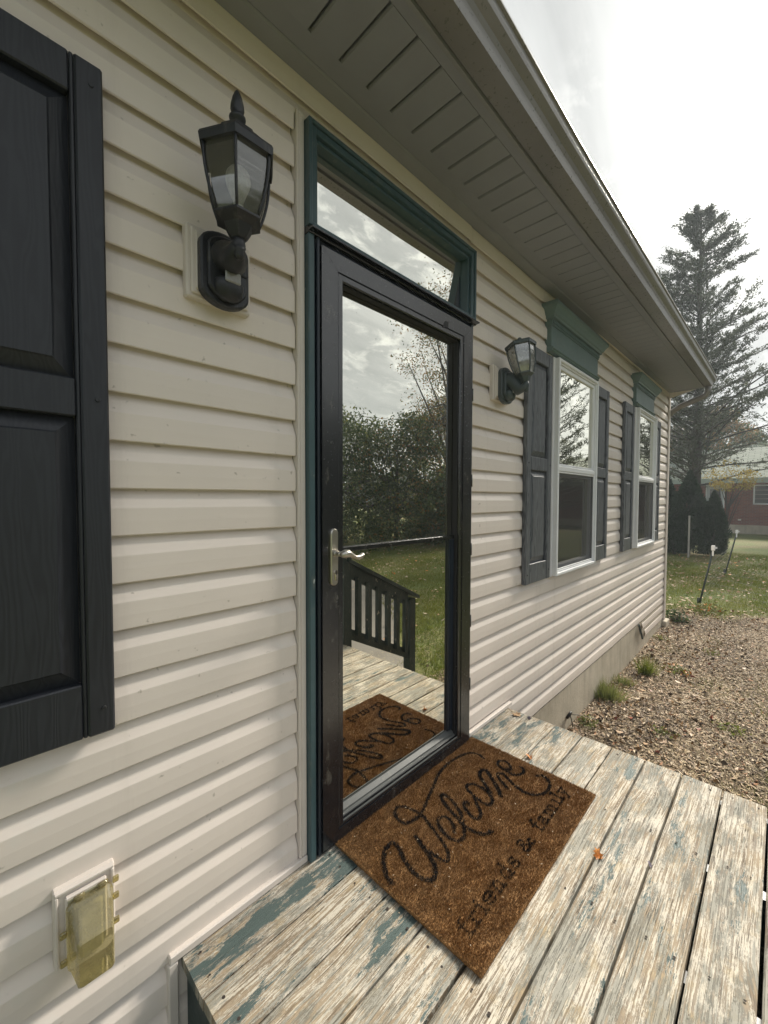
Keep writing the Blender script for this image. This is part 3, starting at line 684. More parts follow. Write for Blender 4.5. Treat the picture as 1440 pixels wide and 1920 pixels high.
# downspout elbow tucked back under the eave and down the corner
ds = MB(); z6 = zs(XE)
path = [(5.985, -.425, z6 - .005), (5.985, -.425, z6 - .07), (6.00, -.40, z6 - .12), (6.06, -.12, z6 - .21), (6.10, -.03, z6 - .26), (6.125, .045, z6 - .36), (6.125, .05, .3), (6.125, .05, -.42), (6.16, .02, -.52)]
ds.tube(path, .036, 10, flat=.8); ds.build('downspout', 'gutter', house)
rf = MB()
rf.add([(-2.7, -.43, 2.71), (6.08, -.43, 2.81), (6.08, 3.5, 4.25), (-2.7, 3.5, 4.25), (-2.7, 7.4, 2.71), (6.08, 7.4, 2.81)], [(0, 1, 2, 3), (3, 2, 5, 4)])
rf.add([(-2.7, -.40, 2.69), (6.05, -.40, 2.79), (6.05, 3.5, 4.22), (-2.7, 3.5, 4.22)], [(0, 1, 2, 3)])
rf.build('roof', 'shingle', house)
gbl = MB(); gbl.add([(6.04, -.38, zs(XE) + .01), (6.04, 3.5, 4.20), (6.04, 3.5, 2.6), (6.04, 0, 2.6)], [(0, 1, 2, 3)]); gbl.build('gable', 'siding', house)
rake = MB(); rake.box(6.0301, 6.036, -.372, .02, zs(XE) - .012, zs(XE) + .10); rake.build('rake_board', 'fascia', house, center=True)

# ---- door surround and transom
sur = MB()
sur.box(.0345, .0585, -.030, .019, .0, 2.085, b=.003)
sur.build('door_jamb', 'teal', house, center=True)
sur = MB(); sur.box(1.0195, 1.0285, -.018, .019, .0, 2.085, b=.003); sur.build('door_jamb', 'teal', house, center=True)
jb = MB(); jb.box(.059, .069, -.018, .019, 0, 2.085, b=.002); jb.box(.0695, .0805, -.030, .019, 0, 2.085, b=.003); jb.build('storm_frame', 'navy', house, center=True)
jb = MB(); jb.box(1.0005, 1.019, -.026, .019, 0, 2.085, b=.002); jb.build('storm_frame', 'navy', house, center=True)
tr = empty('transom_window', (.55, 0, 2.27)); attach(tr, house)
T0, T1, TB, TT = .0345, 1.0305, 2.107, 2.443
def frame_rect(x0, x1, z0, z1, w, y0, y1, name, mat, parent, b=.002, wb=None):
    wb = w if wb is None else wb
    m = MB(); m.box(x0, x0 + w, y0, y1, z0, z1, b=b); o1 = m
    m.box(x1 - w, x1, y0, y1, z0, z1, b=b); m.box(x0 + w, x1 - w, y0 + .0006, y1, z1 - w, z1, b=b); m.box(x0 + w, x1 - w, y0 + .0006, y1, z0, z0 + wb, b=b)
    return m.build(name, mat, parent, center=True)
frame_rect(T0, T1, TB, TT, .013, -.036, .012, 'brick_mould', 'teal', tr)
frame_rect(T0 + .0135, T1 - .0135, TB + .0005, TT - .0135, .021, -.029, .012, 'frame', 'teal', tr, wb=.006)
frame_rect(T0 + .035, T1 - .035, TB + .007, TT - .035, .012, -.016, .055, 'stop', 'teal', tr, wb=.004)
frame_rect(T0 + .0475, T1 - .0475, TB + .0115, TT - .0475, .009, .030, .050, 'glazing_bead', 'navy', tr, wb=.004)
g = MB(); g.box(T0 + .049, T1 - .049, .038, .042, TB + .013, TT - .049); g.build('pane', 'doorglass', tr, center=True).rotation_euler = (math.radians(7.0), 0, 0)
g = MB(); g.box(T0 + .01, T1 - .01, .20, .21, 1.9, TT + .05); g.build('backing', 'dark_in', tr, center=True)
# head of the storm frame with drip cap
hd = MB(); hd.prism([(.012, 2.0855), (-.030, 2.0855), (-.032, 2.089), (-.052, 2.091), (-.053, 2.0955), (-.030, 2.099), (-.026, 2.1055), (.012, 2.1065)], [.0345, 1.0345]); hd.build('drip_cap', 'door', house, center=True)
hd = MB(); hd.box(.081, 1.0, -.018, .012, 2.064, 2.085, b=.002); hd.build('storm_frame', 'navy', house, center=True)
# ---- the storm door
door = empty('storm_door', (.57, -.02, .01)); attach(door, house)
DX0, DX1, DZ0, DZ1 = .082, .999, .012, 2.061
IX0, IX1, IZ0, IZ1 = .206, .934, .078, 1.975
yf = -.036
def leafpart(x0, x1, z0, z1, nm='door_frame'):
    m = MB(); m.box(x0, x1, yf, -.006, z0, z1, b=.004); return m.build(nm, 'door', door, center=True)
def mitre(pts, y0, y1, nm, mat, par, b=0):
    m = MB(); n = len(pts); vs = [(x, y0, z) for x, z in pts] + [(x, y1, z) for x, z in pts]
    m.add(vs, [tuple(range(n)), tuple(range(2 * n - 1, n - 1, -1))] + [(i, (i + 1) % n, n + (i + 1) % n, n + i) for i in range(n)]); return m.build(nm, mat, par, center=True)
gx = .0008
A0, A1, B0, B1 = DX0, DX1, DZ0, DZ1
s0, s1, t0, t1 = .152, .924, .056, 2.001     # inner edges of the broad faces
mitre([(A0, B0), (s0 - gx, t0), (s0 - gx, t1), (A0, B1)], yf, -.004, 'stile', 'door', door)
mitre([(A1, B0), (A1, B1), (s1 + gx, t1), (s1 + gx, t0)], yf, -.004, 'stile', 'door', door)
mitre([(A0 + gx * 2, B1), (s0, t1 + gx), (s1, t1 + gx), (A1 - gx * 2, B1)], yf, -.004, 'rail', 'door', door)
mitre([(A0 + gx * 2, B0), (A1 - gx * 2, B0), (s1, t0 - gx), (s0, t0 - gx)], yf, -.004, 'rail', 'door', door)
frame_rect(s0 + .0012, s1 - .0012, t0 + .0012, t1 - .0012, .0215, -.0335, .004, 'glass_frame', 'door', door, b=.002, wb=.012)
frame_rect(s0 + .0235, s1 - .0235, t0 + .0145, t1 - .0235, .0045, -.020, .006, 'gasket', 'rubber', door, b=.001, wb=.003)
# bright sloping bead along the foot of the glass
bd = MB(); bd.prism([(.0075, .073), (-.0195, .073), (-.0205, .078), (-.0165, .082), (-.0120, .083), (-.0100, .0885), (.0060, .101), (.0075, .105)], [.1805, .8955]); bd.build('glazing_bead', 'alu', door, center=True)
bd = MB(); bd.prism([(-.0335, .0695), (-.0300, .0695), (-.0285, .0725), (-.0335, .0725)], [.176, .900]); bd.build('glazing_bead', 'alu', door, center=True)
g = MB(); g.box(.174, .902, .0080, .0115, .070, 1.980); g.build('pane', 'doorglass', door, center=True)
dv = MB(); dv.box(.1785, .8975, -.0085, .0073, 1.0375, 1.0555, b=.002); dv.build('divider_bar', 'door', door, center=True)
dv = MB(); dv.box(.860, .873, -.0035, .0073, .102, 1.037, b=.001); dv.box(.8735, .8975, -.006, .0073, .102, 1.037, b=.001); dv.build('screen_track', 'navy', door, center=True)
for z in (.30, .62, .98, 1.32, 1.74):
    hg = MB(); hg.tube([(1.0045, -.034, z - .03), (1.0045, -.034, z + .03)], .0045, 8); hg.build('hinge', 'door', door, center=True)
# small maker's mark scuffed on the top rail
mk = MB()
for i in range(3):
    mk.add([(.756 + i * .011, yf - .0006, 1.994 + .002 * i), (.770 + i * .011, yf - .0006, 2.000), (.778 + i * .009, yf - .0006, 2.030), (.762 + i * .011, yf - .0006, 2.018)], [(0, 1, 2, 3)])
mk.build('scuff_mark', plain('scuff', (.012, .012, .014), .5), door, center=True)
# handle set
hp = MB(); zt, zb_ = 1.128, .932; hx, hw = .1270, .0160
pts = [(hx + hw * math.cos(a), zt - hw + hw * math.sin(a)) for a in np.linspace(0, PI, 9)] + [(hx + hw * math.cos(a), zb_ + hw + hw * math.sin(a)) for a in np.linspace(PI, 2 * PI, 9)]
n = len(pts); inn = [(hx + (x - hx) * .80, 1.03 + (z - 1.03) * .97) for x, z in pts]
hp.add([(x, yf, z) for x, z in pts] + [(x, yf - .007, z) for x, z in pts] + [(x, yf - .0105, z) for x, z in inn], [(i, (i + 1) % n, n + (i + 1) % n, n + i) for i in range(n)] + [(n + i, n + (i + 1) % n, 2 * n + (i + 1) % n, 2 * n + i) for i in range(n)] + [tuple(2 * n + i for i in range(n))[::-1]])
hp.build('handle_plate', 'nickel', door, center=True)
hl = MB(); hl.tube([(0.1270, yf - .009, 1.044), (0.1270, yf - .024, 1.044)], [.0125, .011], 16); hl.tube([(0.1270, yf - .022, 1.044), (0.1270, yf - .044, 1.044)], .0085, 14)
hl.tube([(0.1205, yf - .046, 1.043), (0.1255, yf - .050, 1.0435), (0.1355, yf - .052, 1.045), (0.1495, yf - .053, 1.045), (0.1625, yf - .053, 1.040), (0.1755, yf - .052, 1.033), (0.1885, yf - .051, 1.028), (0.2025, yf - .050, 1.027), (0.2155, yf - .048, 1.030), (0.2245, yf - .046, 1.034), (0.2295, yf - .045, 1.036)],
        [.004, .0115, .0145, .0130, .0088, .0072, .0070, .0080, .0090, .0080, .0035], 16)
hl.build('lever_handle', 'nickel', door)
kc = MB(); kc.tube([(0.1300, yf - .009, .978), (0.1300, yf - .014, .978)], .0085, 14); kc.box(.1255, .1345, yf - .0145, yf - .009, .950, .974, b=.002); kc.build('key_cylinder', 'chrome', door, center=True)
hk = MB(); hk.box(.1285, .1315, yf - .0150, yf - .0140, .972, .983); hk.build('keyhole', 'hole', door, center=True)
sw = MB(); sw.box(.082, .999, -.030, -.010, .003, .012, b=.001); sw.build('door_sweep', 'rubber', door, center=True)
# inner entry door, dark behind the glass
idr = MB(); idr.box(.10, 1.04, .10, .14, .0, 2.07); idr.build('entry_door', plain('entry_door_paint', (.012, .030, .034), .5), house, center=True)
sl = MB(); sl.box(.08, 1.06, -.005, .10, -.01, .0105, b=.003); sl.build('door_sill', 'deckteal', house, center=True)

# ---- shutters
def shutter(x0, x1, z0, z1, mat, lab=None, d=.030):
    r = empty('shutter', ((x0 + x1) / 2, 0, (z0 + z1) / 2)); attach(r, house)
    if lab: r['label'] = lab
    yb = .000; st = .052
    def bxp(nm, a, b, c, e, y0, y1, bev=.004):
        m = MB(); m.box(a, b, y0, y1, c, e, b=bev); return m.build(nm, mat, r, center=True)
    bxp('stile', x0, x0 + st, z0, z1, -d, yb); bxp('stile', x1 - st, x1, z0, z1, -d, yb)
    # fine bead along each stile
    bxp('bead', x0 + st + .0005, x0 + st + .008, z0 + .001, z1 - .001, -d + .0035, yb, .002); bxp('bead', x1 - st - .008, x1 - st - .0005, z0 + .001, z1 - .001, -d + .0035, yb, .002)
    mid = (z0 + z1) / 2 + .015
    rails = [(z0, z0 + .125), (mid - .042, mid + .042), (z1 - .085, z1)]
    for a, b in rails: bxp('rail', x0 + st + .009, x1 - st - .009, a + .0005, b - .0005, -d + .003, yb, .003)
    for a, b in ((rails[0][1], rails[1][0]), (rails[1][1], rails[2][0])):
        X0, X1 = x0 + st + .009, x1 - st - .009; m = MB(); rings = [(0, -.006), (.006, -.008), (.034, -.021), (.038, -.0245), (.050, -.0245)]
        vs = []
        for (i, y) in rings: vs += [(X0 + i, y, a + i), (X1 - i, y, a + i), (X1 - i, y, b - i), (X0 + i, y, b - i)]
        fs = [(q * 4 + j, q * 4 + (j + 1) % 4, q * 4 + 4 + (j + 1) % 4, q * 4 + 4 + j) for q in range(len(rings) - 1) for j in range(4)] + [(16, 17, 18, 19)]
        m.add(vs, fs); m.build('raised_panel', mat, r, center=True)
    for z in (z1 - .05, mid + .0, z0 + .06):
        for xx in (x0 + .022, x1 - .022):
            m = MB(); m.tube([(xx, -d + .001, z), (xx, -d - .0025, z)], [.0058, .0040], 10); m.build('screw', 'lamp', r, center=True)
    return r
shutter(-.895, -.519, .690, 2.183, 'shutter', 'near black shutter beside the camera, left of the door lamp')
shutter(1.630, 1.995, .700, 2.170, 'shutter_far', 'dark grey shutter with painted-in sheen right behind the second lamp')
shutter(2.895, 3.245, .705, 2.172, 'shutter_far', 'dark grey shutter with painted-in sheen on the far side of the first window')
shutter(3.772, 4.120, .708, 2.182, 'shutter_far', 'dark grey shutter with painted-in sheen before the far window')
shutter(5.105, 5.400, .710, 2.190, 'shutter_far', 'dark grey shutter with painted-in sheen at the house corner')

# ---- windows
def window(x0, x1, z0, z1, lab, tilt=0.0):
    r = empty('window', ((x0 + x1) / 2, 0, (z0 + z1) / 2)); attach(r, house); r['label'] = lab
    yo = -.050; fw = .022
    # outer casing box standing proud of the wall, its side faces showing two steps
    frame_rect(x0 - .012, x1 + .012, z0 - .006, z1 + .006, .014, -.018, .012, 'nail_fin_trim', 'white', r, b=.003)
    frame_rect(x0 + .0025, x1 - .0025, z0, z1, fw, yo, .012, 'frame', 'white', r, b=.004)
    frame_rect(x0 + fw + .003, x1 - fw - .003, z0 + fw + .0005, z1 - fw - .0005, .010, yo + .012, .010, 'inner_frame', 'white', r, b=.002)
    X0, X1 = x0 + fw + .0135, x1 - fw - .0135; Z0, Z1 = z0 + fw + .011, z1 - fw - .011; zm = (Z0 + Z1) / 2 + .012
    frame_rect(X0, X1, zm - .005, Z1, .027, yo + .022, .004, 'upper_sash', 'white', r, b=.003)
    fb = MB(); fb.box(X0 + .0005, X1 - .0005, yo + .010, .004, zm - .030, zm + .004, b=.004); fb.build('meeting_rail', 'white', r, center=True)
    frame_rect(X0 + .001, X1 - .001, Z0 + .0005, zm - .031, .012, yo + .014, yo + .024, 'screen_frame', 'white', r, b=.002)
    frame_rect(X0 + .0005, X1 - .0005, Z0, zm - .031, .034, yo + .034, .020, 'lower_sash', 'white', r, b=.003)
    g = MB(); g.box(X0 + .02, X1 - .02, -.016, -.013, zm, Z1 - .02); g.build('pane', 'winglass', r, center=True)
    g = MB(); g.box(X0 + .03, X1 - .03, .004, .007, Z0 + .03, zm - .04); g.build('pane', 'winglass', r, center=True)
    g = MB(); g.add([(X0 + .008, yo + .019, Z0 + .008), (X1 - .008, yo + .019, Z0 + .008), (X1 - .008, yo + .019, zm - .036), (X0 + .008, yo + .019, zm - .036)], [(0, 1, 2, 3)]); g.build('insect_screen', 'screen', r, center=True)
    j = MB()
    j.box(x0 + .02, x0 + .03, .013, .14, z0 + .02, z1 - .02); j.box(x1 - .03, x1 - .02, .013, .14, z0 + .02, z1 - .02); j.box(x0 + .03, x1 - .03, .013, .14, z0 + .02, z0 + .03); j.box(x0 + .03, x1 - .03, .013, .14, z1 - .03, z1 - .02)
    j.build('reveal', 'white', r, center=True)
    return r
window(W1[0], W1[1], .700, 2.180, 'white double hung window next to the second lamp, trees mirrored in its upper pane')
window(W2[0], W2[1], .705, 2.195, 'smaller looking white double hung window near the house corner')

# ---- moulded window heads
def hood(x0, x1, zb, zt, lab):
    r = empty('window_head', ((x0 + x1) / 2, 0, zb)); attach(r, house); r['label'] = lab
    cz = zt - .095
    m = MB(); m.box(x0, x1, -.030, .012, zb + .034, cz - .0365, b=.002); m.build('frieze', 'tealhood', r, center=True)
    m = MB(); m.prism([(.012, zb), (-.034, zb), (-.040, zb + .006), (-.036, zb + .013), (-.045, zb + .020), (-.045, zb + .028), (-.036, zb + .0335), (.012, zb + .0335)], [x0 - .006, x1 + .006]); m.build('bottom_moulding', 'tealhood', r, center=True)
    o = .055
    # crown with mitred returns: profile offset grows with height
    prof = [(.030, cz), (.052, cz + .004), (.054, cz + .018), (.062, cz + .024), (.070, cz + .040), (.084, cz + .060), (.093, cz + .068), (.093, cz + .088), (.086, cz + .095)]
    vs = []; fs = []; np_ = len(prof)
    for (y, z) in prof:
        e = (y - .030)
        vs += [(x0 - e, .012, z), (x0 - e, -y, z), (x1 + e, -y, z), (x1 + e, .012, z)]
    for i in range(np_ - 1):
        for j in range(3): fs.append((i * 4 + j, i * 4 + j + 1, i * 4 + 5 + j, i * 4 + 4 + j))
    fs.append((0, 1, 2, 3)); fs.append(tuple((np_ - 1) * 4 + k for k in range(4)))
    m = MB(); m.add(vs, fs); m.build('crown', 'tealhood', r, center=True)
    m = MB(); m.box(x0 - .004, x1 + .004, -.036, .012, cz - .0365, cz - .001, b=.001); m.build('dentil_band', 'tealhood', r, center=True)
    xx = x0 + .004; dm = None
    while xx < x1 - .014:
        if dm is None:
            m = MB(); m.box(-.0055, .0055, -.0075, 0, -.0115, .0115, b=.001); dm = m.build('dentil', 'tealhood', r); me_ = dm.data; o2 = dm
        else: o2 = bpy.data.objects.new('dentil', me_); COL.objects.link(o2); o2.parent = r
        o2.location = Vector((xx + .006, -.0365, cz - .017)) - wloc(r); xx += .0215
hood(1.960, 2.905, 2.197, 2.500, 'green moulded head over the nearer window')
hood(4.160, 4.985, 2.205, 2.525, 'green moulded head over the far window')

# ------------------------------------------------------------------ wall lamps
def wall_lamp(cx, cy, zc_, xm, old, label, zm, rs=1.0, tiltx=0.0):
    """cx,cy axis of the lantern, zr height of the roof edge, xm centre of the mounting block"""
    zr = zm
    lm = 'lamp_old' if old else 'lamp'; gl = 'lampglass_old' if old else 'lampglass'
    r = empty('wall_lamp', (xm, -.02, zr - .24), label, 'wall lamp', 'lantern lamps beside the door')
    m = MB(); z0, z1 = zr - .330, zr - .142; x0, x1 = xm - .089, xm + .089
    m.box(x0, x1, -.022, .006, z0, z1, b=.004); m.box(x0 + .010, x1 - .010, -.030, -.0215, z0 + .010, z1 - .010, b=.003)
    m.box(x0 + .020, x1 - .020, -.036, -.0295, z0 + .020, z1 - .020, b=.002)
    m.build('mounting_block', 'trim', r, center=True)
    # arched backplate, stepped
    def plate(w, za, zb, y0, y1, arch):
        pts = [(xm + w * math.cos(a), zb - arch + arch * math.sin(a)) for a in np.linspace(0, PI, 13)] + [(xm + w * math.cos(a), za + arch + arch * math.sin(a)) for a in np.linspace(PI, 2 * PI, 13)]
        n = len(pts); inn = [(xm + (x - xm) * .93, (za + zb) / 2 + (z - (za + zb) / 2) * .95) for x, z in pts]
        mm = MB(); mm.add([(x, y0, z) for x, z in pts] + [(x, y1 + .004, z) for x, z in pts] + [(x, y1, z) for x, z in inn], [(i, (i + 1) % n, n + (i + 1) % n, n + i) for i in range(n)] + [(n + i, n + (i + 1) % n, 2 * n + (i + 1) % n, 2 * n + i) for i in range(n)] + [tuple(2 * n + i for i in range(n))[::-1]])
        return mm
    pm_ = plate(.066, zr - .345, zr - .152, -.036, -.058, .040); q = plate(.052, zr - .330, zr - .168, -.058, -.072, .034)
    pm_.add(q.v, q.f); pm_.build('backplate', lm, r, center=True)
    # motion sensor dome under the arm
    m = MB(); m.lathe((xm, -.070, zr - .293), [(0.0001, -.040), (.020, -.038), (.034, -.028), (.040, -.008), (.040, .006), (.034, .012), (0.0001, .012)], 18, sy=.75); m.build('sensor_housing', lm, r)
    m = MB(); m.box(xm - .022, xm + .020, -.1035, -.096, zr - .296, zr - .266, b=.003); m.build('sensor_lens', 'lens', r, center=True)
    m = MB(); m.box(xm + .032, xm + .054, -.0745, -.0715, zr - .256, zr - .251); m.tube([(xm + .042, -.071, zr - .214), (xm + .042, -.0755, zr - .214)], [.0055, .003], 8); m.build('sensor_switch', 'rubber', r, center=True)
    # swan arm
    zj = zc_ - .228
    m = MB(); m.tube([(xm, -.058, zr - .225), (xm, -.075, zr - .228), (xm, -.095, zr - .236), (cx, cy + .035, zj - .012), (cx, cy + .012, zj - .002), (cx, cy, zj + .010), (cx, cy, zj + .030)], [.050, .046, .038, .030, .022, .017, .013], 16)
    m.tube([(cx, cy - .001, zj - .030), (cx, cy - .001, zj - .020), (cx, cy - .001, zj - .006), (cx, cy - .001, zj)], [.006, .013, .012, .017], 14)
    m.build('arm', lm, r); zr = zc_
    hexr = 0.0; first = len(r.children)
    def hx(prof, nm, rot=hexr, mat=lm, smooth=False):
        mm = MB(); mm.lathe((cx, cy, zr), [(q_[0] * rs, q_[1]) for q_ in prof], 6, rot=rot, smooth=smooth); return mm.build(nm, mat, r)
    # cup below the cage
    hx([(.014, -.208), (.019, -.206), (.024, -.200), (.032, -.186), (.036, -.178), (.040, -.176), (.050, -.170), (.0595, -.1655), (.0595, -.160), (.054, -.157)], 'cup')
    # roof: skirt, stepped crown
    hx([(.0835, -.020), (.0935, -.022), (.0965, -.006), (.0930, .001), (.086, .006), (.070, .014), (.066, .015), (.062, .026), (.052, .036), (.046, .038), (.040, .050), (.026, .060), (.016, .066), (.0001, .067)] if not old else [(.0835, -.016), (.0935, -.018), (.0965, -.004), (.0930, .001), (.080, .005), (.060, .010), (.040, .016), (.018, .020), (.0001, .021)], 'roof')
    m = MB()
    if not old: m.lathe((cx, cy, zr), [(.010, .064), (.011, .072), (.019, .078), (.020, .084), (.015, .090), (.012, .094), (.0165, .102), (.0155, .116), (.0120, .130), (.0065, .144), (.0001, .153)], 14)
    else: m.lathe((cx, cy, zr), [(.009, .018), (.009, .024), (.012, .029), (.010, .034), (.006, .038), (.0001, .040)], 12)
    m.build('finial', lm, r)
    # curved ribs and glass between them
    def rad(t): return rs * .0545 + rs * (.0855 - .0545) * (1 - (1 - t) ** 2.1)
    zs_ = np.linspace(-.160, -.014, 9)
    m = MB()
    for k in range(6):
        a = PI / 3 * k + hexr; m.tube([(cx + rad(i / 8) * math.cos(a), cy + rad(i / 8) * math.sin(a), zr + z) for i, z in enumerate(zs_)], .0036, 6)
    m.build('cage_ribs', lm, r)
    for k in range(6):
        a, b = PI / 3 * k + hexr, PI / 3 * (k + 1) + hexr; mm = MB(); vs = []
        for i, z in enumerate(zs_):
            R1 = rad(i / 8) - .0035
            for w in (0.04, .5, .96):
                p = (Vector((math.cos(a), math.sin(a), 0)) * (1 - w) + Vector((math.cos(b), math.sin(b), 0)) * w) * R1; vs.append((cx + p.x, cy + p.y, zr + z))
        fs = [(i * 3 + j, i * 3 + j + 1, i * 3 + 4 + j, i * 3 + 3 + j) for i in range(8) for j in range(2)]
        mm.add(vs, fs, smooth=True); mm.build('glass_pane', gl, r, center=True)
    m = MB(); m.lathe((cx, cy, zr - .158), [(.013, 0), (.013, .030), (.011, .032)], 12); m.build('lamp_socket', 'white', r)
    m = MB(); m.lathe((cx, cy, zr - .128), [(.011, 0), (.013, .014), (.020, .030), (.0275, .048), (.030, .062), (.0275, .078), (.018, .090), (.0001, .095)], 18); m.build('bulb', 'bulb', r)
    if tiltx:
        pv_ = Matrix.Translation((cx, cy, zj)); T = pv_ @ Matrix.Rotation(tiltx, 4, 'X') @ pv_.inverted(); bpy.context.view_layer.update()
        for o in list(r.children):
            if o.name.split('.')[0] in ('cup', 'roof', 'finial', 'cage_ribs', 'glass_pane', 'lamp_socket', 'bulb'):
                wl = Matrix.Translation(wloc(o)); o.data.transform(wl.inverted() @ T @ wl)
    return r
wall_lamp(-.266, -.155, 2.079, -.253, False, 'black lantern lamp with tall pointed finial, on the wall between shutter and door', 2.086)
wall_lamp(1.316, -.163, 2.046, 1.318, True, 'weathered lantern lamp with dusty glass and stub finial, right of the door', 2.090, .84, math.radians(-9))

# ------------------------------------------------------------------ yellowed outlet cover
oc = empty('outlet_cover', (-.58, 0, .28), 'yellowed clear plastic bubble cover on a square wall outlet, low beside the porch', 'outlet')
m = MB(); x0, x1, z0, z1 = -.640, -.524, .190, .366
m.box(x0, x1, -.016, .010, z0, z1, b=.003)
m.box(x0 + .002, x1 - .002, -.0215, -.0155, z1 - .010, z1 - .002, b=.002); m.box(x0 + .002, x0 + .009, -.0215, -.0155, z0 + .002, z1 - .0105, b=.002); m.box(x1 - .009, x1 - .002, -.0215, -.0155, z0 + .002, z1 - .0105, b=.002)
m.build('mounting_block', 'trim', oc, center=True)
m = MB(); m.box(x0 + .020, x1 - .018, -.026, -.0155, z0 + .012, z1 - .018, b=.003); m.build('box_rim', 'trim', oc, center=True)
m = MB(); m.box(x0 + .0245, x1 - .0225, -.0285, -.0262, z0 + .016, z1 - .024, b=.001); m.build('gasket', plain('foam_gasket', (.30, .29, .20), .8), oc, center=True)
def rrect(xa, xb, za, zb, r, y):
    pts = []
    for (cx_, cz_, a0) in ((xb - r, zb - r, 0), (xa + r, zb - r, PI / 2), (xa + r, za + r, PI), (xb - r, za + r, 1.5 * PI)):
        for a in np.linspace(a0, a0 + PI / 2, 5): pts.append((cx_ + r * math.cos(a), y, cz_ + r * math.sin(a)))
    return pts
m = MB(); xa, xb, za, zb = -.620, -.532, .182, .338
loops = [rrect(xa, xb, za, zb, .016, -.029), rrect(xa, xb, za, zb, .016, -.036), rrect(xa + .003, xb - .003, za + .002, zb - .003, .015, -.041)]
L1 = rrect(xa + .006, xb - .006, za + .001, zb - .016, .012, -.058); loops.append(L1)
L2 = rrect(xa + .010, xb - .010, za + .000, zb - .052, .008, -.086); loops.append(L2)
L3 = rrect(xa + .013, xb - .013, za + .004, zb - .058, .007, -.091); loops.append(L3)
vs = [p for L in loops for p in L]; n = 20
m.add(vs, [(q * n + j, q * n + (j + 1) % n, (q + 1) * n + (j + 1) % n, (q + 1) * n + j) for q in range(len(loops) - 1) for j in range(n)] + [tuple((len(loops) - 1) * n + j for j in range(n))], smooth=False)
m.build('bubble_cover', 'bubble', oc, center=True)
for xx in (-.604, -.560):
    m = MB(); m.box(xx, xx + .016, -.040, -.028, .3365, .347, b=.003); m.tube([(xx - .002, -.036, .346), (xx + .018, -.036, .346)], .0035, 8); m.build('cover_hinge', 'bubble', oc, center=True)
for xx, zz in ((-.632, .205), (-.632, .268), (-.5325, .230), (-.5325, .290), (-.5325, .330)):
    m = MB(); m.box(xx, xx + .0125, -.038, -.031, zz, zz + .015, b=.002); m.build('cover_tab', 'bubble', oc, center=True)
m = MB(); m.box(-.598, -.552, -.040, -.0287, .200, .318, b=.006); m.build('receptacle', plain('receptacle_plastic', (.42, .41, .36), .5), oc, center=True)

# ------------------------------------------------------------------ porch deck
deck = empty('deck', (.5, -1.3, 0), 'weathered wooden porch deck with peeling teal paint in front of the door', 'porch deck')
pitch = .1415; ys = -.004; k = 0
def board(y0, y1, x0, x1, paint, seedv):
    rnd = random.Random(seedv); mb = MB(); nseg = 16; b = .0045
    prof = [(y0, -.034), (y0, -b), (y0 + b, -.0008), (y0 + .03, 0), (y1 - .03, 0), (y1 - b, -.0008), (y1, -b), (y1, -.034)]
    cup = rnd.uniform(-.0014, .0006); xs = np.linspace(x0, x1, nseg + 1); vs = []; n = len(prof)
    w0 = rnd.uniform(0, 6)
    for i, x in enumerate(xs):
        dz = .0010 * math.sin(x * 2.2 + w0); sy = .0009 * math.sin(x * 3.1 + w0 * 2)
        for j, (y, z) in enumerate(prof): vs.append((x + (rnd.uniform(-.0012, .0012) if i in (0, nseg) else 0), y + sy, z + dz + (cup if j in (3, 4) else 0)))
    fs = [(i * n + j, i * n + (j + 1) % n, (i + 1) * n + (j + 1) % n, (i + 1) * n + j) for i in range(nseg) for j in range(n)] + [tuple(range(n)), tuple(nseg * n + j for j in range(n))[::-1]]
    mb.add(vs, fs); o = mb.build('deck_board', 'deck', deck, center=True); o['paint'] = paint; o['worn'] = rnd.uniform(-.06, .06) + (.10 if seedv > 150 else (-.10 if seedv < 60 else 0))
    return o
paints = [.052, .004, .022, -.012, -.026, .006, .002, -.018, -.030, .0, -.01, .02, .015, -.01, .03, .0, .02, .01]
gaps = [.0020, .0036, .0068, .0072, .0072, .0074, .0076, .0076, .007, .007] + [.006] * 10
for k in range(18):
    y1 = ys - pitch * k; y0 = y1 - pitch + gaps[k]
    board(y0, y1, -.372 + random.uniform(-.002, .002), (1.462 if k < 8 else 1.47) + random.uniform(-.003, .003), paints[k], 31 + k * 7)
YD = ys - pitch * 18
m = MB(); m.box(-.360, -.322, YD + .02, -.006, -.20, -.036, b=.003); m.build('rim_joist', 'deckteal', deck, center=True)
m = MB(); m.box(1.405, 1.443, YD + .02, -.006, -.20, -.036, b=.003); m.build('rim_joist', 'deckteal', deck, center=True)
m = MB(); m.box(-.36, 1.443, YD, YD + .038, -.20, -.036, b=.003); m.build('rim_joist', 'deckteal', deck, center=True)
for xj in (.08, .53, .98):
    m = MB(); m.box(xj, xj + .038, YD + .04, -.006, -.185, -.036); m.build('joist', 'navy', deck, center=True)
for xa_, xb_ in ((-.3595, -.345), (1.42, 1.434)):
    m = MB(); m.box(xa_, xb_, YD + .02, -.008, GZ, -.201); m.build('skirt_panel', 'deckteal', deck, center=True)
nl = MB()
for k in range(14):
    for xj in (-.335, .098, .548, .998, 1.425):
        for f in (.27, .74):
            y = ys - pitch * (k + f) + random.uniform(-.008, .008); x = xj + random.uniform(-.008, .008); rr = random.uniform(.0030, .0046)
            nl.add([(x + rr * math.cos(a), y + rr * math.sin(a), .0014) for a in np.linspace(0, 2 * PI, 8)[:-1]], [tuple(range(7))])
o = nl.build('nail_head', 'hole', deck); o['kind'] = 'stuff'
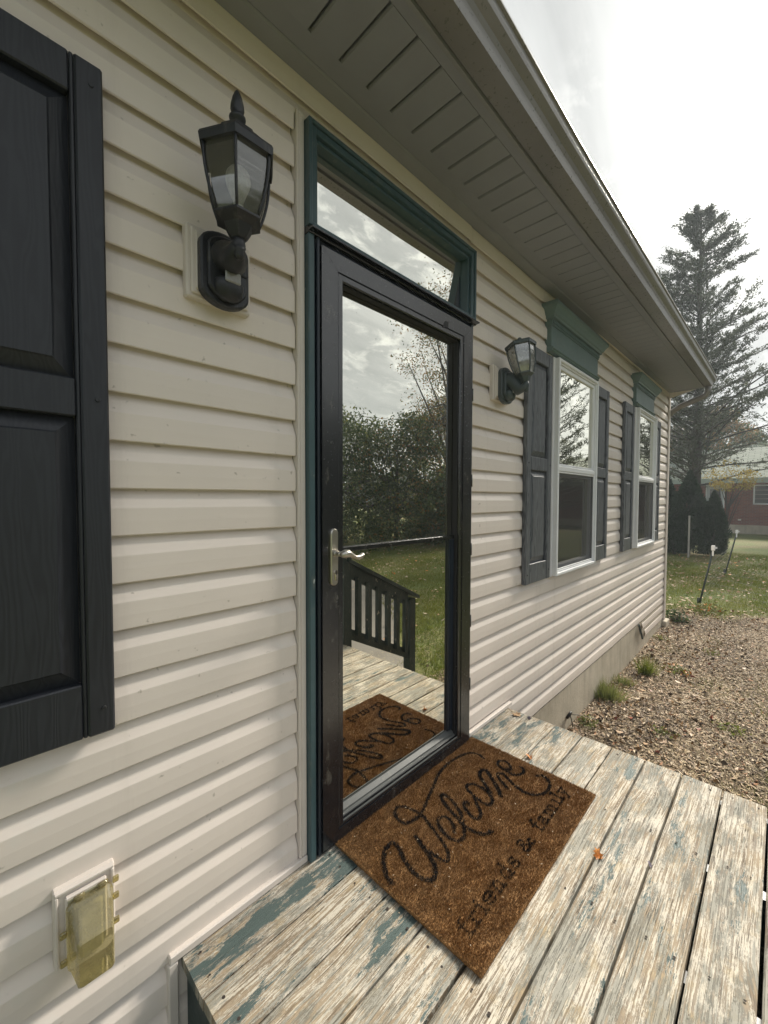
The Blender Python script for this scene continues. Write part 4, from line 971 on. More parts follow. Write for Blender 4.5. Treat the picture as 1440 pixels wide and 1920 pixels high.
# stair rail seen mirrored in the door glass
def rail_z(x): return .262 + (2.37 - x) * .50
rl = empty('stair_railing', (1.95, -1.5, GZ), 'dark painted wooden stair railing running down from the porch', 'stair railing')
m = MB(); m.box(1.462, 1.552, -1.548, -1.458, GZ, .78, b=.004); m.build('post', 'deckteal', rl, center=True)
m = MB(); m.box(2.318, 2.405, -1.545, -1.458, GZ, .232, b=.004); m.build('post', 'deckteal', rl, center=True)
def slanted(x0, x1, y0, y1, dz0, dz1, nm):
    mm = MB(); mm.prism([(y0, dz0), (y1, dz0), (y1, dz1), (y0, dz1)], [x0, x1], zoff=[rail_z(x0), rail_z(x1)]); return mm.build(nm, 'deckteal', rl, center=True)
slanted(1.50, 2.44, -1.575, -1.435, -.002, .030, 'handrail'); slanted(1.553, 2.317, -1.520, -1.482, -.125, -.004, 'top_rail'); slanted(1.553, 2.317, -1.520, -1.482, -.655, -.560, 'bottom_rail')
for i in range(6):
    xb_ = 1.628 + i * .1245; zc = rail_z(xb_); m = MB()
    m.prism([(-.020, -.60), (.020, -.60), (.020, -.09), (-.020, -.09)], [xb_ - .022, xb_ + .022], zoff=[zc + .011, zc - .011])
    o = m.build('baluster', 'deckteal', None, center=True); o.location.y = -1.4610; attach(o, rl)
st = empty('stair', (1.9, -2.1, GZ), 'weathered porch steps leading down to the walkway', 'steps')
for i in range(2):
    m = MB(); zt = -.18 - .185 * i; m.box(1.475 + .29 * i, 1.77 + .29 * i, -2.5, -1.62, zt - .035, zt, b=.004); o = m.build('tread', 'deck', st, center=True); o['paint'] = -.02
    m = MB(); m.box(1.745 + .29 * i, 1.765 + .29 * i, -2.48, -1.64, GZ, zt - .036); m.build('riser', 'walk', st, center=True)

# ------------------------------------------------------------------ doormat
mat_ = empty('doormat', (.587, -.32, 0), 'brown coir doormat printed Welcome friends and family, lying at the door', 'doormat')
MX0, MX1, MY0, MY1 = .138, 1.038, -.618, -.028
m = MB(); m.box(MX0, MX1, MY0, MY1, .0015, .0115, b=.002); m.build('backing', 'coir', mat_, center=True)
STROKES=[
 ( [(0.922, -0.1645), (0.9311, -0.1305), (0.9193, -0.1037), (0.8809, -0.0838), (0.8121, -0.0702), (0.7495, -0.0696), (0.6782, -0.0824), (0.6106, -0.1092), (0.5518, -0.131), (0.493, -0.1543), (0.4544, -0.1673), (0.4276, -0.1715), (0.3923, -0.1659), (0.3735, -0.1557), (0.3683, -0.129), (0.3771, -0.1005), (0.3971, -0.0822), (0.4201, -0.0826), (0.4379, -0.1043), (0.4457, -0.1388), (0.4492, -0.1715), (0.442, -0.1988), (0.4312, -0.2241), (0.4219, -0.2558), (0.4099, -0.2887), (0.3953, -0.3223), (0.376, -0.349), (0.3549, -0.362), (0.3452, -0.3544), (0.3403, -0.3322), (0.3382, -0.2998), (0.3403, -0.2709), (0.3469, -0.2457), (0.3537, -0.2196)] , 0.0085 ),
 ( [(0.1619, -0.2796), (0.1734, -0.2466), (0.2051, -0.2052), (0.2422, -0.1809), (0.2759, -0.18), (0.2753, -0.2091), (0.2559, -0.252), (0.2399, -0.3049), (0.2427, -0.3402), (0.2559, -0.3638), (0.2794, -0.366), (0.3062, -0.3418), (0.3279, -0.2982), (0.3393, -0.261), (0.354, -0.2235)] , 0.011 ),
 ( [(0.4685, -0.3096), (0.4901, -0.2909), (0.5055, -0.2642), (0.5016, -0.2382), (0.4779, -0.2326), (0.4577, -0.2454), (0.4434, -0.2721), (0.435, -0.2978), (0.4362, -0.324), (0.4468, -0.3432), (0.4676, -0.3482), (0.4911, -0.3386), (0.5131, -0.3205), (0.5374, -0.2908)] , 0.0095 ),
 ( [(0.5654, -0.4065), (0.5451, -0.4), (0.5299, -0.3871), (0.5205, -0.3632), (0.5164, -0.3357), (0.5203, -0.31), (0.5303, -0.2835), (0.5435, -0.246), (0.5519, -0.2149), (0.5683, -0.1836), (0.5861, -0.1663), (0.5996, -0.1766), (0.5962, -0.2053), (0.5816, -0.2387), (0.5599, -0.2759), (0.5323, -0.3041)] , 0.0105 ),
 ( [(0.6238, -0.2754), (0.6255, -0.2599), (0.607, -0.2615), (0.5899, -0.2807), (0.5786, -0.308), (0.5775, -0.3321), (0.5951, -0.3408), (0.6186, -0.3299), (0.6361, -0.3084), (0.6579, -0.2829), (0.6789, -0.2618), (0.687, -0.2334), (0.7032, -0.2123), (0.7241, -0.2121), (0.7389, -0.2335), (0.7407, -0.2623), (0.7363, -0.2879), (0.7239, -0.3154), (0.7032, -0.3331), (0.6785, -0.3351), (0.6683, -0.3212), (0.6726, -0.2945), (0.6764, -0.2737)] , 0.01 ),
 ( [(0.7407, -0.3029), (0.7699, -0.259), (0.7944, -0.2234), (0.8185, -0.2076), (0.8429, -0.2067), (0.8503, -0.2218), (0.8267, -0.2566), (0.8002, -0.2944), (0.7536, -0.3439)] , 0.012 ),
 ( [(0.813, -0.3409), (0.8351, -0.3004), (0.8558, -0.2732), (0.8776, -0.2683), (0.8837, -0.2883), (0.8612, -0.3316), (0.8429, -0.384), (0.8438, -0.4171), (0.8579, -0.4435), (0.8882, -0.4628), (0.9245, -0.468), (0.9635, -0.4582), (0.9894, -0.433), (0.9932, -0.4101), (0.9741, -0.3976)] , 0.01 ),
 ( [(0.9225, -0.282), (0.9345, -0.2944), (0.9643, -0.2723), (0.9712, -0.2447), (0.9556, -0.2287), (0.9304, -0.2326), (0.9165, -0.2569), (0.9104, -0.2883), (0.9104, -0.3158), (0.9252, -0.3356), (0.9507, -0.3435), (0.9753, -0.3364), (0.9824, -0.3171)] , 0.009 ),
]

def crom(P, n=7):
    P = [P[0]] + list(P) + [P[-1]]; out = []
    for i in range(1, len(P) - 2):
        p0, p1, p2, p3 = (np.array(P[j]) for j in (i - 1, i, i + 1, i + 2))
        for t in np.linspace(0, 1, n, endpoint=False): out.append(.5 * ((2 * p1) + (-p0 + p2) * t + (2 * p0 - 5 * p1 + 4 * p2 - p3) * t * t + (-p0 + 3 * p1 - 3 * p2 + p3) * t ** 3))
    out.append(np.array(P[-2])); return out
segs = []
for pts, w in STROKES:
    c = crom(pts)
    for a, b in zip(c[:-1], c[1:]): segs.append((*a, *b, w * .68))
# small serif letters, unit x-height
GL = {
 'f': (0.62, [[(.15, 0), (.55, 0)], [(.32, 0), (.32, 1.25), (.42, 1.5), (.58, 1.48)], [(.12, .95), (.55, .95)]]),
 'r': (0.72, [[(.08, 0), (.48, 0)], [(.08, .95), (.27, .95), (.27, 0)], [(.27, .65), (.42, .95), (.62, .92), (.64, .78)]]),
 'i': (0.48, [[(.06, 0), (.44, 0)], [(.06, .95), (.25, .95), (.25, 0)], [(.24, 1.36), (.26, 1.40)]]),
 'e': (0.78, [[(.12, .52), (.68, .52), (.64, .80), (.40, .98), (.15, .78), (.10, .45), (.20, .12), (.42, .0), (.66, .16)]]),
 'n': (0.86, [[(.04, 0), (.38, 0)], [(.04, .95), (.21, .95), (.21, 0)], [(.21, .70), (.38, .95), (.58, .92), (.64, .70), (.64, 0)], [(.50, 0), (.80, 0)]]),
 'd': (0.84, [[(.60, .80), (.40, .97), (.18, .80), (.12, .48), (.20, .14), (.40, .0), (.60, .18)], [(.46, 1.5), (.61, 1.5), (.61, 0), (.78, 0)]]),
 's': (0.68, [[(.56, .72), (.55, .90), (.34, .98), (.14, .84), (.20, .60), (.48, .44), (.58, .22), (.40, .0), (.16, .08), (.10, .28)]]),
 'a': (0.80, [[(.16, .80), (.34, .97), (.54, .88), (.58, .65), (.58, .12), (.74, .0)], [(.58, .56), (.30, .52), (.12, .30), (.20, .04), (.40, .02), (.58, .20)]]),
 'm': (1.22, [[(.04, 0), (.36, 0)], [(.04, .95), (.20, .95), (.20, 0)], [(.20, .72), (.34, .95), (.52, .92), (.58, .70), (.58, 0)], [(.58, .72), (.72, .95), (.90, .92), (.96, .70), (.96, 0)], [(.48, 0), (.70, 0)], [(.86, 0), (1.12, 0)]]),
 'l': (0.46, [[(.06, 0), (.42, 0)], [(.06, 1.5), (.24, 1.5), (.24, 0)]]),
 'y': (0.80, [[(.04, .95), (.30, .95)], [(.50, .95), (.78, .95)], [(.16, .95), (.40, .05)], [(.66, .95), (.40, .05), (.26, -.36), (.08, -.36)]]),
 '&': (1.15, [[(1.02, .55), (.82, .62), (.68, .30), (.42, .0), (.16, .10), (.10, .36), (.30, .62), (.56, .86), (.58, 1.16), (.40, 1.30), (.22, 1.14), (.28, .86), (.60, .34), (.86, .02), (1.06, .06)]]),
 ' ': (0.55, [])}
txt = 'friends & family'; xh = .034; wtot = sum(GL[c][0] for c in txt); x0t, x1t = .185, .985; sx_ = (x1t - x0t) / wtot; penx = x0t
GLSEG = []
for c in txt:
    w, ss = GL[c]
    for s_ in ss:
        s_ = crom(s_, 4) if c in 'se&ad' and len(s_) > 4 else [np.array(p) for p in s_]
        for a, b in zip(s_[:-1], s_[1:]):
            yb = -.547 + .018 * (penx - x0t); fade = 1.0
            GLSEG.append((penx + a[0] * sx_ * .92, yb + a[1] * xh, penx + b[0] * sx_ * .92, yb + b[1] * xh, .0034 if c != '&' else .0046))
    penx += w * sx_
segs = np.array(segs); gs = np.array(GLSEG)
def dist(px, py, sg):
    best = np.full(len(px), 9.0)
    for x0, y0, x1, y1, w in sg:
        dx, dy = x1 - x0, y1 - y0; L2 = dx * dx + dy * dy + 1e-12
        t = np.clip(((px - x0) * dx + (py - y0) * dy) / L2, 0, 1)
        best = np.minimum(best, np.hypot(px - x0 - t * dx, py - y0 - t * dy) - w)
    return best
N = 150000
fx = rng.uniform(MX0 + .002, MX1 - .002, N); fy = rng.uniform(MY0 + .002, MY1 - .002, N)
d1 = dist(fx, fy, segs); d2 = dist(fx, fy, gs)
jit = rng.normal(0, .0007, N)
wearn = .5 + .5 * np.sin(fx * 31 + 2 * np.sin(fy * 27)) * np.sin(fy * 37 + 1.3)
in1 = (d1 + jit < 0); in2 = (d2 < 0) & (rng.random(N) < np.clip(.35 + .9 * (fx - .2) + .45 * wearn, .55, .99))
worn1 = in1 & (rng.random(N) < np.clip(.62 - 1.0 * (fx - .16), .03, .6) + .10 * wearn)
ink = (in1 & ~worn1) | in2
D = np.stack([rng.normal(0, .38, N), rng.normal(0, .38, N), np.ones(N) * .8], 1)
L = rng.uniform(.006, .0115, N); cl = .75 + .5 * (.5 + .5 * np.sin(fx * 53 + 3 * np.sin(fy * 41)) * np.sin(fy * 61 + fx * 13)); L = L * cl
base = np.stack([fx, fy, np.full(N, .0105)], 1)
def pile(mask, nm, mt, wd):
    V, F = blades(base[mask], D[mask], L[mask], wd); o = np_mesh(nm, V, F, mt, mat_); o['kind'] = 'stuff'; return o
D = np.where((d2 < .004)[:, None], D * [.5, .5, 1], D)
pile(~in1 & ~ink, 'coir_pile', 'coir', .0016); o = D = np.where(in2[:, None], D * [.45, .45, 1], D); pile(ink, 'printed_lettering', 'ink', .0030); pile(worn1, 'faded_lettering', 'ink_worn', .0030)
# loose edge hairs
n = 9000; t = rng.random(n) * 2 * (MX1 - MX0 + MY1 - MY0); ex = []; W_ = MX1 - MX0; H_ = MY1 - MY0
ex = np.where(t < W_, MX0 + t, np.where(t < W_ + H_, MX1, np.where(t < 2 * W_ + H_, MX1 - (t - W_ - H_), MX0)))
ey = np.where(t < W_, MY0, np.where(t < W_ + H_, MY0 + (t - W_), np.where(t < 2 * W_ + H_, MY1, MY1 - (t - 2 * W_ - H_))))
cxm, cym = (MX0 + MX1) / 2, (MY0 + MY1) / 2
ox = np.where(np.abs(ex - MX0) < 1e-6, -1, np.where(np.abs(ex - MX1) < 1e-6, 1, 0)); oy = np.where(np.abs(ey - MY0) < 1e-6, -1, np.where(np.abs(ey - MY1) < 1e-6, 1, 0))
D = np.stack([ox * .8 + rng.normal(0, .4, n), oy * .8 + rng.normal(0, .4, n), rng.normal(.15, .5, n)], 1)
V, F = blades(np.stack([ex - ox * .002, ey - oy * .002, rng.uniform(.003, .013, n)], 1), D, rng.uniform(.003, .008, n), .0013)
o = np_mesh('edge_fringe', V, F, 'coir', mat_); o['kind'] = 'stuff'
# pale straw bits on the mat
for i in range(16):
    x, y = random.uniform(.2, 1.0), random.uniform(-.58, -.08); a = random.uniform(0, PI); l = random.uniform(.004, .010)
    if i < 0: pass
n = 60; V, F = leaves(np.stack([rng.uniform(.16, 1.02, n), rng.uniform(-.60, -.06, n), np.full(n, .0215)], 1), np.stack([rng.normal(size=n), rng.normal(size=n), rng.normal(0, .15, n)], 1), rng.uniform(.004, .011, n), rng.uniform(.0012, .003, n), np.tile([[0, 0, 1.]], (n, 1)))
tag(np_mesh('straw_bits', V, F, 'chip2'), 'pale straw bits caught in the doormat', kind='stuff')

# ------------------------------------------------------------------ fallen leaves on the porch
def maple(loc, size, mat, rot, label, curl=.35, group='fallen leaves on the porch', pts=None):
    pts = pts or [(0, -.5), (.10, -.22), (.42, -.34), (.30, -.10), (.50, .10), (.26, .12), (.22, .38), (.08, .24), (0, .55), (-.10, .24), (-.24, .36), (-.26, .12), (-.52, .06), (-.30, -.10), (-.40, -.34), (-.10, -.22)]
    m = MB(); n = len(pts); ca, sa = math.cos(rot), math.sin(rot)
    def P(x, y):
        z = curl * (x * x * 1.3 + .5 * abs(y) * y * y + .15 * math.sin(7 * x)) ; X_, Y_ = x * size, y * size
        return (X_ * ca - Y_ * sa, X_ * sa + Y_ * ca, z * size + .002)
    ring = [P(*p) for p in pts]; inner = [P(p[0] * .5, p[1] * .5) for p in pts]
    m.add([P(0, 0)] + inner + ring, [(0, 1 + i, 1 + (i + 1) % n) for i in range(n)] + [(1 + i, 1 + n + i, 1 + n + (i + 1) % n, 1 + (i + 1) % n) for i in range(n)], smooth=True)
    o = m.build('fallen_leaf', mat); o.location = loc
    mm = MB(); mm.tube([P(0, -.45), P(.03, -.8), P(.02, -1.0)], size * .018, 5); o2 = mm.build('stem', mat); o2.parent = o
    return tag(o, label, 'leaf', group)
maple((.742, -.716, .0), .038, 'leaf_orange', .8, 'curled orange leaf beside the right edge of the doormat, on a board gap', 1.4)
maple((1.098, -.307, .0), .034, 'leaf_orange', 2.2, 'orange leaf touching the far corner of the doormat', 1.3)
maple((1.420, -.085, .0), .060, 'leaf_tan', 2.9, 'flat tan and orange leaf at the deck corner by the wall', .25)
maple((1.430, -.155, .0), .026, 'leaf_grey', .3, 'dark curled leaf at the end of the second deck board', 1.2)
maple((.826, -.853, .0), .020, 'leaf_grey', 1.4, 'small dark curled leaf caught in the gap between outer boards', 1.5)
m = MB(); m.tube([(.985, -.210, .004), (1.01, -.190, .006), (1.055, -.178, .005)], .0016, 5); m.tube([(1.02, -.188, .005), (1.035, -.165, .010)], .0013, 5); tag(m.build('twig', 'leaf_grey'), 'small dark twig lying on the deck just past the mat', 'twig')
n = 420; V, F = leaves(np.stack([rng.uniform(-.36, 1.45, n), rng.uniform(-1.6, -.03, n), np.full(n, .003)], 1), np.stack([rng.normal(size=n), rng.normal(size=n), rng.normal(0, .1, n)], 1), rng.uniform(.002, .007, n), rng.uniform(.0008, .003, n), np.tile([[0, 0, 1.]], (n, 1)))
tag(np_mesh('debris', V, F, ['chip3', 'chip2'], mi=np.repeat(rng.choice(2, n, p=[.75, .25]), 2)), 'tiny crumbs and specks scattered over the deck boards', kind='stuff')

# ------------------------------------------------------------------ hook and wire on the foundation
hk = empty('wire_hook', (2.47, -.01, -.43), 'black plastic hook holding a thin wire against the concrete foundation', 'wire hook')
m = MB(); m.tube([(2.45 + .028 * math.cos(a), -.012 - .010 * math.sin(a), -.425 + .022 * math.sin(a)) for a in np.linspace(0.3, 2 * PI - .2, 14)], .010, 8); m.build('clip', 'wire', hk)
m = MB(); m.tube([(2.475, -.014, -.445), (2.492, -.022, -.50), (2.480, -.03, -.56)], .0035, 6); m.tube([(2.475, -.014, -.432), (2.56, -.05, -.450), (2.66, -.12, -.492), (2.78, -.20, -.535)], .0022, 6); m.build('wire', 'wire', hk)

# ------------------------------------------------------------------ weeds and tufts
def tuft(x, y, h, n, w, mat, label, spread=.12, cat='weed', grp=None, z0=GZ):
    bx_ = rng.normal(0, spread * .35, n); by = rng.normal(0, spread * .35, n)
    D = np.stack([bx_ * 5 + rng.normal(0, .28, n), by * 5 + rng.normal(0, .28, n), np.ones(n)], 1)
    V, F = blades(np.stack([x + bx_, y + by, np.full(n, z0)], 1), D, rng.uniform(.45, 1.05, n) * h, w)
    o = np_mesh('grass_tuft', V, F, mat, loc=(x, y, z0)); return tag(o, label, cat, grp)
tuft(3.20, -.075, .20, 520, .0060, 'weed', 'yellow green grass tuft against the foundation, closest to the porch', .13, grp='weeds in the mulch bed')
tuft(4.05, -.20, .22, 260, .0055, 'grass', 'tall green grass clump in the mulch beyond the yellow tuft', .09, grp='weeds in the mulch bed')
tuft(3.65, -.09, .10, 200, .005, 'weed', 'low weed along the foundation between the two taller tufts', .12, grp='weeds in the mulch bed')
def leafy_weed(x, y, h, n, ls, mats, label, r=.10, cat='weed', z0=GZ):
    p = rng.normal(size=(n, 3)); p /= np.linalg.norm(p, axis=1, keepdims=True); p *= rng.random((n, 1)) ** .5; P_ = np.stack([x + p[:, 0] * r, y + p[:, 1] * r, z0 + h * (.12 + .88 * np.abs(p[:, 2]))], 1)
    V, F = leaves(P_, rng.normal(size=(n, 3)) * [1, 1, .5], rng.uniform(.7, 1.2, n) * ls, rng.uniform(.5, .8, n) * ls, None, .15)
    k = len(mats); o = np_mesh('weed', V, F, mats, mi=np.repeat(rng.choice(k, n, p=[.78] + [.22 / (k - 1)] * (k - 1) if k > 1 else [1]), 2), loc=(x, y, z0)); return tag(o, label, cat, 'weeds in the mulch bed')
leafy_weed(2.62, -.10, .09, 150, .022, ['weed', 'leaf_tan'], 'small leafy weed at the foundation beside the wire hook', .085)
leafy_weed(2.86, -.55, .07, 120, .030, ['weed', 'leaf_tan'], 'yellow green weed in the mulch in front of the deck end', .11)
leafy_weed(3.30, -.90, .06, 110, .026, ['grass', 'weed'], 'low green weed farther out in the mulch bed', .13)
leafy_weed(4.30, -.42, .09, 140, .028, ['weed', 'leaf_orange'], 'weed with orange leaves beside the tall green clump', .14)
leafy_weed(5.15, -.62, .07, 90, .026, ['weed', 'leaf_tan'], 'pale weed in the middle of the mulch bed', .12)
leafy_weed(5.3, -.10, .08, 110, .022, ['grass', 'weed'], 'flat green weed at the foundation under the torn siding', .12)
leafy_weed(6.42, -.10, .19, 300, .050, ['bush', 'chip2'], 'green and silvery plant at the foot of the house corner', .17)
leafy_weed(7.35, -.35, .15, 220, .040, ['weed', 'leaf_orange'], 'orange leaved weed at the foot of the nearest fence post', .22)

# ------------------------------------------------------------------ fence posts and netting
def fpost(x, y, h, lx, label):
    r = empty('fence_post', (x, y, GZ), label, 'fence post', 'leaning metal fence posts'); top = (x + .02, y - lx, GZ + h)
    m = MB(); m.tube([(x, y, GZ - .02), top], .016, 6); m.box(x - .004, x + .010, y - .030, y + .030, GZ, GZ + .10); m.build('post', 'post', r)
    m = MB(); m.box(top[0] - .022, top[0] + .022, top[1] - .026, top[1] + .026, top[2] - .01, top[2] + .075, b=.006); m.box(top[0] - .03, top[0] - .0225, top[1] - .012, top[1] + .012, top[2] - .10, top[2] - .012, b=.003); m.box(top[0] + .0225, top[0] + .028, top[1] - .05, top[1] + .01, top[2] + .02, top[2] + .05); m.build('insulator_cap', 'white', r)
    return top
t1 = fpost(7.95, -.18, .93, .165, 'leaning fence post with white cap, nearest the house corner')
t2 = fpost(11.9, -.22, .98, .190, 'leaning fence post with white cap, farther across the lawn')
nt = MB(); a0, a1 = Vector((7.95, -.19, GZ + .05)), Vector((11.9, -.23, GZ + .05)); b0, b1 = Vector((7.96, -.31, GZ + .72)), Vector((11.9, -.37, GZ + .75))
for i in range(9):
    f = i / 8; nt.tube([a0.lerp(b0, f), a0.lerp(b0, f).lerp(a1.lerp(b1, f), .5) - Vector((0, 0, .03)), a1.lerp(b1, f)], .0014, 3, caps=False)
for i in range(22):
    f = i / 21; nt.tube([a0.lerp(a1, f), b0.lerp(b1, f)], .0011, 3, caps=False)
c0, c1 = Vector((7.2, -1.9, GZ + .03)), Vector((7.2, -2.0, GZ + .5))
for i in range(7):
    f = i / 6; nt.tube([a0.lerp(b0, f), c0.lerp(c1, f)], .0014, 3, caps=False)
for i in range(10):
    f = i / 9; nt.tube([a0.lerp(c0, f), b0.lerp(c1, f)], .0010, 3, caps=False)
tag(nt.build('fence_netting', 'post'), 'thin sagging dark netting strung from the leaning fence posts', 'netting')
m = MB(); m.box(14.58, 14.62, .82, .865, GZ, .72, b=.004); tag(m.build('wooden_stake', 'stake'), 'bare grey wooden stake in front of the dark evergreens', 'stake')
m = MB()
for i in range(5): m.tube([(9.3 + i * .1, -1.55 + .08 * i, GZ), (9.45 + i * .1, -1.75, GZ + .05 + .02 * i), (9.5 + .12 * i, -2.0, GZ + .01)], [.04, .05, .03], 6)
tag(m.build('fallen_branch', 'bark'), 'short dark broken branch lying on the lawn', 'branch')

# ------------------------------------------------------------------ neighbouring brick house
nb = empty('brick_house', (29.5, 0, GZ), 'low red brick neighbouring house with green grey shingle roof', 'house')
HX = 27.5
m = MB(); m.box(HX, HX + 8, -12, -1.32, -.12, 2.04); m.box(HX, HX + 8, -.11, 1.02, -.12, 2.04); m.box(HX, HX + 8, 1.82, 12, -.12, 2.04); m.box(HX, HX + .3, -1.32, -.11, -.12, .94); m.box(HX, HX + .3, -1.32, -.11, 1.95, 2.04); m.box(HX, HX + .3, 1.02, 1.82, 1.96, 2.04)
m.build('brick_wall', 'brick', nb)
m = MB(); m.box(HX - .04, HX + 8, -12.03, 12.03, GZ - .1, -.121); m.build('foundation', 'concrete', nb)
m = MB(); m.prism([(-12.4, 0), (12.4, 0), (12.4, .25), (-12.4, .25)], [HX - .45, HX - .40], zoff=[2.05, 2.05]); m.build('eave_board', plain('pale_green_trim', (.36, .42, .38), .6), nb, center=True)
m = MB(); m.add([(HX - .40, -12.4, 2.06), (HX - .02, -12.4, 2.06), (HX - .02, 12.4, 2.06), (HX - .40, 12.4, 2.06)], [(0, 1, 2, 3)]); m.build('eave_soffit', 'trim', nb)
m = MB(); m.add([(HX - .46, -12.5, 2.30), (HX - .46, 12.5, 2.30), (HX + 4.3, 12.5, 4.25), (HX + 4.3, -12.5, 4.25), (HX + 9, -12.5, 2.3), (HX + 9, 12.5, 2.3)], [(0, 1, 2, 3), (3, 2, 5, 4)]); m.build('roof', 'shingle', nb)
m = MB(); m.box(HX + .02, HX + .08, 1.06, 1.78, -.12, 1.92, b=.01); o = m.build('door', plain('pale_door', (.42, .45, .47), .5), nb, center=True)
m2 = MB(); m2.box(HX + .012, HX + .019, 1.20, 1.64, .70, 1.75); m2.build('pane', 'darkpane', o, center=True)
m = MB(); m.box(HX - .02, HX + .1, 1.021, 1.06, -.12, 1.955); m.box(HX - .02, HX + .1, 1.78, 1.819, -.12, 1.955); m.box(HX - .02, HX + .1, 1.06, 1.78, 1.92, 1.955); m.build('door_frame', 'white', nb, center=True)
wv = MB(); wv.box(HX - .02, HX + .1, -1.32, -1.26, .941, 1.949); wv.box(HX - .02, HX + .1, -.17, -.111, .941, 1.949); wv.box(HX - .02, HX + .1, -1.26, -.17, .941, 1.0); wv.box(HX - .02, HX + .1, -1.26, -.17, 1.89, 1.949); wo_ = wv.build('window', 'white', nb, center=True)
m = MB(); m.box(HX + .04, HX + .05, -1.26, -.17, 1.0, 1.89); m.build('pane', 'darkpane', wo_, center=True)
for z in (1.22, 1.44, 1.66):
    m = MB(); m.box(HX + .01, HX + .038, -1.26, -.17, z, z + .03); m.build('glazing_bar', 'gutter', wo_, center=True)
m = MB(); m.box(HX + .25, HX + .3, -12, 12, -.1, 2.0); m.build('inner_wall', 'dark_in', nb)
m = MB(); m.box(HX - .03, HX, .33, .46, .10, .18, b=.01); m.build('hose_tap', 'trim', nb, center=True)

# ------------------------------------------------------------------ trees and shrubs
def arbor(x, y, h, r, n, label):
    t = empty('evergreen_shrub', (x, y, GZ), label, 'evergreen', 'arborvitae shrubs by the brick house')
    z = rng.random(n) ** .8; a = rng.random(n) * 2 * PI
    prof = np.where(z < .25, .80 + .2 * z / .25, (1 - ((z - .25) / .75) ** 1.7))
    lump = 1 + .16 * np.sin(a * 5 + z * 9) + .12 * np.sin(a * 9 - z * 15 + 2)
    rr = r * prof * lump * (rng.random(n) ** .22)
    P_ = np.stack([x + rr * np.cos(a), y + rr * np.sin(a), GZ + .05 + h * z], 1)
    D = np.stack([np.cos(a) * .8 + rng.normal(0, .3, n), np.sin(a) * .8 + rng.normal(0, .3, n), .9 + rng.normal(0, .35, n)], 1)
    V, F = leaves(P_, D, rng.uniform(.05, .15, n), rng.uniform(.02, .05, n)); np_mesh('foliage', V, F, 'arb', t)['kind'] = 'stuff'
    m = MB(); m.tube([(x, y, GZ), (x, y, GZ + h * .9)], [.06, .01], 6); m.build('trunk', 'bark', t)
arbor(15.6, .98, 2.62, .56, 14000, 'tallest pointed dark evergreen behind the stake')
arbor(15.6, .36, 1.95, .36, 8000, 'shorter dark evergreen in front of the pale door')
arbor(16.0, 1.80, 2.85, .60, 12000, 'dark evergreen half hidden by the house corner')
arbor(15.3, 1.30, 1.45, .38, 6000, 'low rounded evergreen between the taller ones')

def conifer(x, y, h, label, limb=3.6, start=.14, n_l=95, seed=3, mat='needle', leafd=1.0, trunk_r=.17, ls=(.10, .22), lean=(.0, .0)):
    rg = np.random.default_rng(seed); t = empty('conifer_tree', (x, y, GZ), label, 'conifer')
    m = MB(); tp = [(x + lean[0] * f ** 1.5 + .05 * math.sin(f * 9), y + lean[1] * f ** 1.5 + .04 * math.cos(f * 7), GZ + h * f) for f in np.linspace(0, 1, 12)]
    m.tube(tp, [trunk_r * (1 - .93 * f) * (1.25 if f == 0 else 1) for f in np.linspace(0, 1, 12)], 9)
    C_, D_, L_ = [], [], []
    br = MB()
    for i in range(n_l):
        f = start + (1 - start) * (i + rg.random()) / n_l; f = min(f, .985); a = rg.random() * 2 * PI + i * 2.399
        ln = limb * (1 - f) ** .72 * rg.uniform(.45, 1.12) + .16; up = rg.uniform(.05, .50) + .25 * f
        fi = f * 11; j = min(int(fi), 10); b0 = Vector(tp[j]).lerp(Vector(tp[j + 1]), fi - j); d = Vector((math.cos(a), math.sin(a), up)).normalized()
        P_ = [b0]; cur = b0.copy(); dd = d.copy()
        for s in range(6):
            dd = (dd + Vector((rg.normal(0, .10), rg.normal(0, .10), rg.normal(.03, .09)))).normalized(); cur = cur + dd * ln / 6; P_.append(cur.copy())
        r0 = .012 + .008 * ln; br.tube(P_, [r0 * (1 - .8 * s / 6) for s in range(7)], 5, caps=False)
        for s in range(1, 7):
            for side in (-1, 1, 0):
                if rg.random() < .10: continue
                tw = ln * (.30 - .03 * s) * rg.uniform(.5, 1.25) + .10; dv_ = (P_[s] - P_[s - 1]).normalized(); pr = dv_.cross(Vector((0, 0, 1))).normalized()
                td = (dv_ * rg.uniform(.5, 1) + pr * side * rg.uniform(.5, 1.1) + Vector((0, 0, rg.uniform(-.25, .45)))).normalized()
                p0 = P_[s - 1].lerp(P_[s], rg.random()); p1 = p0 + td * tw; br.tube([p0, p1], [.006, .003], 3, caps=False)
                dens = leafd * (.25 + .75 * min(1, (s / 6) * 1.4)) * (1.0 if f > start + .16 else .55)
                k = int((8 + tw * 34) * dens); q = rg.random(k); pts = np.array(p0)[None] + q[:, None] * np.array(p1 - p0)[None] + rg.normal(0, .045, (k, 3))
                C_.append(pts); D_.append(np.array(td)[None] + rg.normal(0, .75, (k, 3)) + [0, 0, .15]); L_.append(rg.uniform(ls[0], ls[1], k) * .62)
    m.build('trunk', 'bark', t); br.build('limbs', 'bark', t)
    C_ = np.concatenate(C_); D_ = np.concatenate(D_); L_ = np.concatenate(L_)
    V, F = leaves(C_, D_, L_, L_ * .30); o = np_mesh('crown', V, F, mat, t); o['kind'] = 'stuff'
    return t
conifer(20.0, 1.38, 13.2, 'tall sparse conifer with a bare grey trunk standing above the brick house', 5.2, .17, 170, 5, leafd=1.45, trunk_r=.24, ls=(.11, .24))
